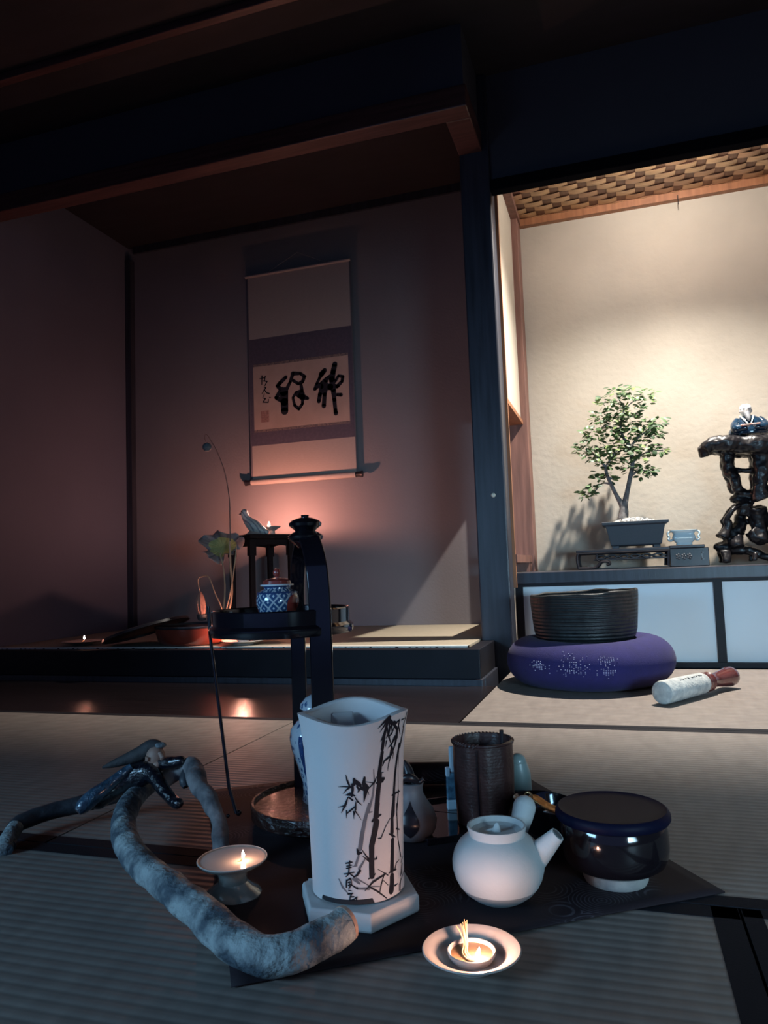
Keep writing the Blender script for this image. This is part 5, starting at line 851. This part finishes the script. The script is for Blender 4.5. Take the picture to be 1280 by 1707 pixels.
# ceramic bird on it
bird = thing('ceramic_bird', 'pale striped ceramic bird perched on the high black stand', 'bird figure', (-1.598,3.055,HZ))
O = (-1.515,2.90,0.555)
bp = [(-1.560,2.885,0.660,0.0165),(-1.553,2.888,0.636,0.0185),(-1.535,2.892,0.612,0.0260),(-1.510,2.896,0.592,0.0300),(-1.478,2.900,0.574,0.0190),(-1.450,2.905,0.5640,0.0080),(-1.572,2.885,0.6640,0.0065)]
birdm = mat('striped_bird_glaze',(0.50,0.55,0.56),0.3,coat=0.4); N_, L_2, b_ = nodes_of(birdm)
tc_ = N_.new('ShaderNodeTexCoord'); wv_ = N_.new('ShaderNodeTexWave'); wv_.inputs['Scale'].default_value = 22; wv_.inputs['Distortion'].default_value = 2.5; wv_.bands_direction = 'DIAGONAL'
L_2.new(tc_.outputs['Object'], wv_.inputs['Vector']); rp_ = N_.new('ShaderNodeValToRGB'); e_ = rp_.color_ramp.elements; e_[0].position = 0.12; e_[0].color = (0.22,0.25,0.30,1); e_[1].position = 0.35; e_[1].color = (0.55,0.58,0.55,1)
L_2.new(wv_.outputs['Color'], rp_.inputs['Fac']); L_2.new(rp_.outputs['Color'], b_.inputs['Base Color'])
b0 = MB(); smooth_tube(b0, [(p[0],p[1],p[2],p[3]) for p in bp[:-1]],6,20); b0.sphere(bp[0][:3],(0.0175,0.0165,0.0175)); b0.build('bird_body', birdm, bird, off=O)
MB().lathe([(0.0065,0.0),(0.003,0.010),(0.0,0.015)],12,M=Matrix.Translation((-1.574,2.884,0.658)) @ Matrix.Rotation(radians(-105),4,'Y')).build('beak', mat('beak_dark',(0.10,0.09,0.10),0.4), bird, off=O)
MB().sphere((-1.566,2.870,0.665),0.0026).build('eye', lacquer, bird, off=O)
mb = MB(); mb.lathe([(0.0,0.0),(0.046,0.0),(0.048,0.004),(0.034,0.012),(0.020,0.030),(0.0,0.034)],28,c=(-1.516,2.897,0.555),fn=lambda t,r,z:(r*(1-0.25*abs(sin(t))),z)); mb.build('bird_foot', mat('pinkish_bird_base',(0.45,0.36,0.32),0.5,var=0.2,vscale=50), bird, off=O)
wg = MB(); smooth_tube(wg, [(-1.545,2.868,0.625,0.004),(-1.520,2.864,0.605,0.013),(-1.488,2.872,0.582,0.012),(-1.455,2.885,0.566,0.004)],5,14,flat=0.5,up=(0,1,0)); wg.build('folded_wing', birdm, bird, off=O)

# ================================================================== CUSHION, BELL BOWL, STRIKER
cu = thing('round_cushion', 'fat round purple knitted cushion on the lit tatami', 'cushion', (-0.115,2.460,0.0015))
pur = mat('purple_knit',(0.013,0.010,0.090),0.95,sheen=0.03,var=0.2,vscale=30,bump=0.4,bscale=350,bdist=0.002)
def cfn(t, r, z):
    k = 1+0.012*sin(3*t+0.4)+0.012*sin(5*t+2); dip = 0.0
    return r*k, z*(1+0.05*cos(t+0.3)*0)+0.005*sin(2*t+1)*(z/0.15)*(r/0.26)
MB().lathe([(0.0,0.002),(0.170,0.0),(0.205,0.004),(0.236,0.020),(0.256,0.048),(0.262,0.078),(0.252,0.110),(0.228,0.135),(0.196,0.148),(0.168,0.147),(0.150,0.139),(0.125,0.134),(0.0,0.133)],96,fn=cfn).build('cushion_body', pur, cu, sub=1)
lac = MB(); rr = random.Random(5)                    # glints of light on the knit, put in as little pale threads
for k in range(230):
    blob = rr.choice(((radians(-98),0.098,0.12,0.020),(radians(-96),0.076,0.13,0.014),(radians(-76),0.106,0.09,0.010),(radians(-122),0.082,0.08,0.010),(radians(-76),0.070,0.08,0.012)))
    t = rr.gauss(blob[0],blob[2]*0.6); z = rr.gauss(blob[1],blob[3]*0.7)
    z = round(z/0.0045)*0.0045; t = round(t/0.024)*0.024
    r = interp([(0.256,0.048),(0.262,0.078),(0.252,0.110),(0.228,0.135)])(z)*(1+0.012*sin(3*t+0.4)+0.012*sin(5*t+2))-0.0005
    z += 0.005*sin(2*t+1)*(z/0.15)
    lac.tube([((r)*cos(t-0.004),(r)*sin(t-0.004),z),((r+0.0012)*cos(t),(r+0.0012)*sin(t),z+0.0008),((r)*cos(t+0.004),(r)*sin(t+0.004),z)],0.0008,5)
lac.build('knit_glint_flecks', mat('pale_lilac_glint',(0.50,0.50,0.70),0.35,sheen=0.3), cu)
bw = thing('temple_bell_bowl', 'large black textured bell bowl standing on the purple cushion', 'bowl', (-0.121,2.470,0.1375))
bwm = mat('black_hammered_iron',(0.018,0.022,0.024),0.45,col2=(0.010,0.011,0.013),vscale=40,bump=0.55,bscale=70,bdist=0.003); wavebump(bwm,2,0.011,0.55,0.003)
def bfn(t, r, z): return r*(1+0.008*sin(5*t+1)), z+(0.006*cos(t)+0.0016*sin(6*t)+0.001*sin(11*t))*(z/0.16)
MB().lathe([(0.0,0.001),(0.120,0.0),(0.143,0.004),(0.1555,0.014),(0.161,0.035),(0.1655,0.085),(0.1690,0.135),(0.1690,0.150),(0.1655,0.1530),(0.1610,0.150),(0.158,0.10),(0.150,0.02),(0.0,0.012)],128,fn=bfn).build('bowl_wall', bwm, bw)
# striker lying on the mat
a_ = Vector((0.083,2.095,0.0335)); d_ = Vector((0.212,0.318,0.0)).normalized()
sk = thing('bell_striker', 'padded bell striker with red-brown handle lying on the lit tatami', 'striker', (a_.x,a_.y,0.0015))
O = (a_.x,a_.y,0.0015)
MR = Matrix.Translation(a_) @ d_.to_track_quat('Z','Y').to_matrix().to_4x4()
fel = mat('grey_white_felt',(0.52,0.54,0.52),0.95,col2=(0.30,0.33,0.34),vscale=55,bump=0.8,bscale=140,bdist=0.003)
MB().lathe([(0.0,0.002),(0.022,0.0),(0.0295,0.004),(0.0310,0.012),(0.0305,0.10),(0.0290,0.205),(0.0255,0.216),(0.0,0.217)],40,M=MR).build('felt_pad', fel, sk, off=O)
red_w = mat('red_brown_lacquer_handle',(0.12,0.026,0.026),0.25,coat=0.6,var=0.4,vscale=30)
MB().lathe([(0.0,0.212),(0.0270,0.212),(0.0285,0.218),(0.0270,0.226),(0.0225,0.230),(0.0240,0.238),(0.0270,0.244),(0.0220,0.252),(0.0185,0.262),(0.0200,0.290),(0.0245,0.330),(0.0285,0.362),(0.0275,0.376),(0.0215,0.384),(0.0,0.386)],40,M=MR).build('handle', red_w, sk, off=O)
tx_ = MB(); rr = random.Random(8); side = d_.cross(Vector((0,0,1))).normalized()
for k in range(9):                                     # faint row of small brushed characters along the pad
    s_ = 0.075+k*0.0125 if k < 4 else 0.082+k*0.0125
    for j in range(4):
        th = radians(60)+rr.uniform(-0.05,0.07); L1 = s_+rr.uniform(-0.003,0.003); r = 0.0306
        p = a_+d_*L1+(side*cos(th)*1.0+Vector((0,0,1))*sin(th))*r; e = d_*rr.uniform(-0.004,0.004)+side*rr.uniform(-0.002,0.002)
        tx_.tube([p-e, p+e],0.0006,5)
tx_.build('inked_characters', ink, sk, off=O)

# ================================================================== IN THE BRIGHT ALCOVE
ZC = 0.356
ds = thing('display_stand', 'low carved black display stand with fretwork, under the bonsai', 'stand', (0.08,3.14,ZC))
O = (0.08,3.14,ZC)
mb = MB(); mb.box((-0.165,3.045,0.423),(0.190,3.235,0.435)); mb.build('stand_top', lacquer_matte, ds, smooth=False, bevel=0.002, off=O)
mb = MB(); mb.box((0.186,3.040,0.427),(0.312,3.240,0.438)); mb.build('raised_top', lacquer_matte, ds, smooth=False, bevel=0.002, off=O)
mb = MB(); mb.box((0.186,3.045,ZC),(0.325,3.235,0.4265)); mb.build('carved_block', lacquer_matte, ds, smooth=False, bevel=0.002, off=O)
cv = mat('grey_carved_wood',(0.07,0.075,0.085),0.3)  # carvings coloured lighter than the black stand
for k in range(3):
    mb = MB(); cx_ = 0.215+k*0.020; cz_ = 0.394
    for j in range(5):
        t = 2*pi*j/5; mb.sphere((cx_+0.0062*cos(t),3.044,cz_+0.0085*sin(t)),(0.0040,0.003,0.0045),10,6)
    mb.sphere((cx_,3.044,cz_),(0.0045,0.003,0.0055),10,6)
    mb.build('carved_flower', cv, ds, off=O)
mb = MB(); mb.box((0.298,3.0425,0.378),(0.301,3.045,0.412)); mb.box((0.298,3.0425,0.405),(0.307,3.045,0.409)); mb.box((0.298,3.0425,0.380),(0.307,3.045,0.384))
mb.build('carved_bracket', cv, ds, off=O)
for yy in (3.050,3.230):                              # fret rail: end loop, chain of links, cloud scroll
    b = MB()
    b.tube(lerp([(-0.158,yy,0.360),(-0.163,yy,0.395),(-0.158,yy,0.419),(-0.130,yy,0.421),(0.19,yy,0.421)],4),0.0055,8)
    b.tube(lerp([(-0.160,yy,0.362),(-0.10,yy,0.362),(-0.082,yy,0.372),(-0.070,yy,0.385),(-0.045,yy,0.385),(-0.040,yy,0.376),(-0.052,yy,0.372)],4),0.0055,8)
    b.tube(lerp([(-0.085,yy,0.416),(-0.088,yy,0.398),(-0.078,yy,0.388)],3),0.004,8)
    for k in range(6):
        x = -0.070+k*0.043; loop = [(x+0.016*cos(2*pi*j/16)*(1 if abs(cos(2*pi*j/16))<.99 else 1),yy,0.404+0.0065*sin(2*pi*j/16)) for j in range(17)]; b.tube(loop,0.0032,6)
        b.tube([(x+0.016,yy,0.404),(x+0.028,yy,0.404)],0.003,6)
    b.box((-0.09,yy-0.003,0.407),(0.185,yy+0.003,0.421)) if False else None
    b.tube([(0.178,yy,0.362),(0.180,yy,0.385),(0.183,yy,0.420)],0.006,8); b.tube([(-0.1,yy,0.3935),(0.18,yy,0.3935)],0.0028,6)
    b.build('fret_rail', lacquer_matte, ds, off=O)
MB().box((-0.150,3.060,0.3570),(0.186,3.220,0.3600)).build('base_board', lacquer_matte, ds, smooth=False, off=O)

# ---- bonsai
bz = thing('bonsai_tree', 'small green-leaved bonsai in a rectangular dark pot', 'bonsai', (0.062,3.14,0.4355))
O = (0.062,3.14,0.4355)
potm = mat('dark_slate_pot',(0.045,0.055,0.070),0.5,bump=0.15,bscale=200)
b = MB(); prof = [(0.088,0.050,0.445),(0.096,0.056,0.449),(0.112,0.070,0.526),(0.125,0.080,0.530),(0.1265,0.0815,0.541),(0.1180,0.0735,0.542),(0.110,0.066,0.532),(0.0,0.0,0.530)]
vs = []; fs = []; px0 = 0.0655
for hx_, hy_, z in prof: vs += [(px0-hx_,3.14-hy_,z),(px0+hx_,3.14-hy_,z),(px0+hx_,3.14+hy_,z),(px0-hx_,3.14+hy_,z)]
for i in range(len(prof)-1): fs += [(i*4+k,i*4+(k+1)%4,(i+1)*4+(k+1)%4,(i+1)*4+k) for k in range(4)]
fs.append((3,2,1,0)); b.add(vs, fs); b.build('pot', potm, bz, smooth=False, bevel=0.002, off=O)
for sx in (-1,1):
    for sy in (-1,1): MB().box((px0+sx*0.078-0.013,3.14+sy*0.042-0.009,0.4357),(px0+sx*0.078+0.013,3.14+sy*0.042+0.009,0.4460)).build('pot_foot', potm, bz, smooth=False, bevel=0.001, off=O)
g = MB(); rr = random.Random(12)
for k in range(900):
    u = rr.uniform(-1,1); v = rr.uniform(-1,1); x = px0+0.105*u; y = 3.14+0.062*v; h = 0.532+0.026*max(0,1-u*u)*max(0,1-v*v)
    r = rr.uniform(0.0025,0.0048); g.add([(x+r,y,h),(x-r*0.8,y+r*0.6,h),(x-r*0.3,y-r,h),(x,y,h+r*1.1),(x,y,h-r)],[(0,1,3),(1,2,3),(2,0,3),(1,0,4),(2,1,4),(0,2,4)])
gv = []; 
go = g.build('white_gravel', mat('white_gravel',(0.66,0.64,0.60),0.8,col2=(0.40,0.39,0.37),vscale=120), bz, smooth=False, off=O); go['kind'] = 'stuff'
b = MB(); n = 12; vs = []; fs = []
for j in range(n+1):
    for i in range(n+1):
        u = -1+2*i/n; v = -1+2*j/n; vs.append((px0+0.112*u,3.14+0.068*v,0.530+0.025*max(0,1-u*u)*max(0,1-v*v)))
for j in range(n):
    for i in range(n): a = j*(n+1)+i; fs.append((a,a+1,a+n+2,a+n+1))
b.add(vs, fs); b.build('soil', mat('dark_soil',(0.10,0.09,0.08),0.9), bz, off=O)
b = MB(); rr = random.Random(21)
for br in TWIGS:
    pts = []; y = 3.145; 
    for i, (x, z, r) in enumerate(br):
        if br is not TWIGS[0] and br is not TWIGS[1]: y += rr.uniform(-0.016,0.016)
        elif i > 2: y += rr.uniform(-0.008,0.008)
        pts.append((x,y,z-(0.012 if z < 0.58 else 0),r*0.95))
    smooth_tube(b, pts, 4, 12)
tk = b.build('trunk', mat('bonsai_bark',(0.23,0.22,0.21),0.85,col2=(0.09,0.085,0.09),vscale=50,bump=0.8,bscale=120,bdist=0.003), bz, off=O)
def leafmesh(b, c, n_, t_, L_, W_, mi):
    s_ = n_.cross(t_).normalized(); t_ = s_.cross(n_).normalized()
    P = [c, c+t_*L_*0.35+s_*W_*0.5-n_*0.002, c+t_*L_*0.75+s_*W_*0.38-n_*0.002, c+t_*L_-n_*0.004, c+t_*L_*0.75-s_*W_*0.38-n_*0.002, c+t_*L_*0.35-s_*W_*0.5-n_*0.002, c+t_*L_*0.38+n_*0.0008*0, c+t_*L_*0.75-n_*0.001]
    b.add(P, [(0,1,6),(6,1,2,7),(7,2,3),(0,6,5),(6,7,4,5),(7,3,4)], mi)
b = MB()
for (x, z, r) in LEAF:
    for k in range(max(9, int(50*(r/0.044)**1.4))):
        u = rr.uniform(0,1)**0.6; a = rr.uniform(0,2*pi); dy = rr.uniform(-0.05,0.05)
        c = Vector((x+r*u*cos(a), 3.145+dy, z+r*u*sin(a)*0.8)); t_ = Vector((cos(a)*0.9+rr.uniform(-.4,.4), dy*10+rr.uniform(-.5,.5), rr.uniform(-0.45,0.45))).normalized()
        n_ = Vector((rr.uniform(-.5,.5), rr.uniform(-.9,.15), rr.uniform(0.35,1))).normalized()
        leafmesh(b, c, n_, t_, rr.uniform(0.020,0.031), rr.uniform(0.013,0.019), rr.choice((0,0,0,1,1,2)))
fo = b.build('foliage', [leafm('leaf_green',(0.085,0.155,0.060)),leafm('leaf_deep_green',(0.04,0.085,0.04)),leafm('leaf_light_green',(0.20,0.28,0.10))], bz, off=O); fo['kind'] = 'stuff'

# ---- celadon censer
ce_ = thing('celadon_censer', 'small pale celadon censer on the raised end of the carved stand', 'censer', (0.2460,3.13,0.4385))
cel = mat('pale_celadon',(0.62,0.76,0.80),0.18,coat=0.7)
def rc(t, r, z): k = 1/((abs(cos(t))**5+abs(sin(t)*1.45)**5)**(1/5)); return r*k, z
MB().lathe([(0.0,0.001),(0.029,0.0),(0.0300,0.003),(0.0295,0.010),(0.0335,0.014),(0.041,0.022),(0.0440,0.031),(0.0400,0.040),(0.0385,0.046),(0.0430,0.052),(0.0515,0.057),(0.0520,0.060),(0.0480,0.0605),(0.0400,0.055),(0.0370,0.046),(0.039,0.03),(0.0,0.016)],72,fn=rc).build('censer_body', cel, ce_)
for s_ in (-1,1):
    b = MB(); b.tube(lerp([(s_*0.046,0,0.0575),(s_*0.0565,0,0.053),(s_*0.0580,0,0.043),(s_*0.0530,0,0.034),(s_*0.0570,0,0.026),(s_*0.0500,0,0.020),(s_*0.040,0,0.024)],4),0.0042,10); b.build('side_handle', cel, ce_)

# ---- gnarled root stand
rs_ = thing('root_stand', 'tall gnarled black root-wood stand at the right of the bright alcove', 'stand', (0.56,3.15,ZC+0.004))
O = (0.56,3.15,ZC)
b = MB(); rr = random.Random(9)
for i, p in enumerate(ROOTS):
    ys = (-0.06,-0.02,0.03,0.065) if i == 0 else ((-0.035,) if i == 1 else ((rr.uniform(-0.03,0.03),)))
    if i in (12,13): ys = (-0.045,0.05)
    if i in (2,4,9,16): ys = (-0.03,0.035)
    for dy in ys:
        q = [(x, 3.15+dy+rr.uniform(-0.012,0.012), z, r*(1.0 if len(ys) > 1 else 1.14)) for x, z, r in p]
        smooth_tube(b, q, 4, 14)
for k in range(26):
    x = rr.uniform(0.35,0.72); b.sphere((x,3.15+rr.uniform(-0.09,0.08),rr.uniform(0.795,0.842)),rr.uniform(0.012,0.024),10,8)
ro = b.build('root_wood', mat('polished_black_root',(0.005,0.004,0.006),0.4,coat=0.12,bump=0.35,bscale=45,bdist=0.004), rs_, off=O)
q = ro.modifiers.new('fuse','REMESH'); q.mode = 'VOXEL'; q.voxel_size = 0.0042; q.use_smooth_shade = True
tx2 = bpy.data.textures.new('root_lumps','CLOUDS'); tx2.noise_scale = 0.028; rough_up(ro, 0.014, tx2)
q = ro.modifiers.new('soften','SMOOTH'); q.iterations = 2; q.factor = 0.5

# ---- seated sage figurine
sg = thing('sage_figurine', 'porcelain figurine of a seated bearded old man in blue robe', 'figurine', (0.508,3.13,0.8550))
robe = mat('blue_robe_glaze',(0.010,0.032,0.065),0.12,coat=0.8,var=0.4,vscale=90)
skinp = mat('porcelain_face',(0.66,0.62,0.58),0.3,coat=0.4)
def bodyfn(t, r, z):
    return r*(1-0.32*abs(sin(t))**1.3), z
MB().lathe([(0.0,0.0),(0.070,0.0),(0.0745,0.008),(0.0715,0.020),(0.0600,0.038),(0.0500,0.054),(0.0400,0.066),(0.0260,0.075),(0.0130,0.079),(0.0,0.080)],56,fn=bodyfn).build('robed_body', robe, sg)
for s_ in (-1,1):
    b = MB(); smooth_tube(b, [(s_*0.038,-0.006,0.060,0.013),(s_*0.052,-0.020,0.040,0.015),(s_*0.050,-0.040,0.024,0.016),(s_*0.028,-0.050,0.022,0.013),(s_*0.012,-0.054,0.024,0.009)],5,16); b.build('sleeve', robe, sg)
    hnd = MB(); hnd.sphere((s_*0.012,-0.060,0.026),(0.0055,0.004,0.0045),12,8)
    for k in range(4): hnd.tube([(s_*0.014-s_*0.0022*k,-0.062,0.0275),(s_*0.0125-s_*0.0022*k,-0.0655,0.0265),(s_*0.0125-s_*0.0022*k,-0.0660,0.0235)],0.0011,6)
    hnd.tube([(s_*0.008,-0.061,0.029),(s_*0.005,-0.063,0.031)],0.0012,6); hnd.build('hand', skinp, sg)
hd_ = MB(); hd_.sphere((-0.008,-0.010,0.096),(0.0205,0.021,0.0245),28,18); hd_.sphere((-0.008,-0.0315,0.094),(0.003,0.0042,0.005),12,8)
for s_ in (-1,1): hd_.sphere((-0.008+s_*0.0208,-0.009,0.094),(0.003,0.0045,0.0065),10,8)
ho = hd_.build('head', skinp, sg)
ft = MB()
for s_ in (-1,1): ft.tube([(-0.008+s_*0.0035,-0.0298,0.1005),(-0.008+s_*0.0080,-0.0294,0.1015),(-0.008+s_*0.0125,-0.0270,0.1000)],0.0009,6); ft.tube([(-0.008+s_*0.0045,-0.0303,0.0965),(-0.008+s_*0.0105,-0.0282,0.0965)],0.0007,6)
ft.tube([(-0.0125,-0.0298,0.0865),(-0.008,-0.0305,0.0858),(-0.0035,-0.0298,0.0865)],0.0009,6); ft.build('facial_features', mat('grey_brown_line',(0.16,0.13,0.13),0.5), ho)
b = MB(); smooth_tube(b, [(-0.008,-0.026,0.084,0.0120),(-0.006,-0.034,0.072,0.0105),(-0.004,-0.042,0.058,0.0075),(-0.003,-0.046,0.048,0.002)],5,16); b.build('beard', mat('grey_beard_glaze',(0.20,0.21,0.23),0.5,var=0.3,vscale=150,bump=0.6,bscale=250), sg)
b = MB(); b.lathe([(0.0215,0.100),(0.0222,0.104),(0.0200,0.113),(0.0130,0.120),(0.0,0.1225)],32,c=(-0.008,-0.009,0)); b.build('white_cap', white_gl, sg)
for s_ in (-1,1):
    b = MB(); b.tube(lerp([(-0.006+s_*0.022,0.004,0.078),(-0.006+s_*0.0215,-0.018,0.072),(-0.005+s_*0.016,-0.034,0.058),(-0.003+s_*0.006,-0.044,0.040)],4),0.0028,8); b.build('collar', mat('pale_blue_collar',(0.45,0.60,0.66),0.3,coat=0.4), sg)
b = MB(); b.tube([(-0.034,-0.066,0.0300),(0.030,-0.066,0.0330)],0.0036,12); b.sphere((-0.034,-0.066,0.030),0.0048,10,8); b.build('red_scroll', mat('red_scroll_glaze',(0.50,0.14,0.10),0.35,coat=0.4,col2=(0.55,0.40,0.34),vscale=120), sg)
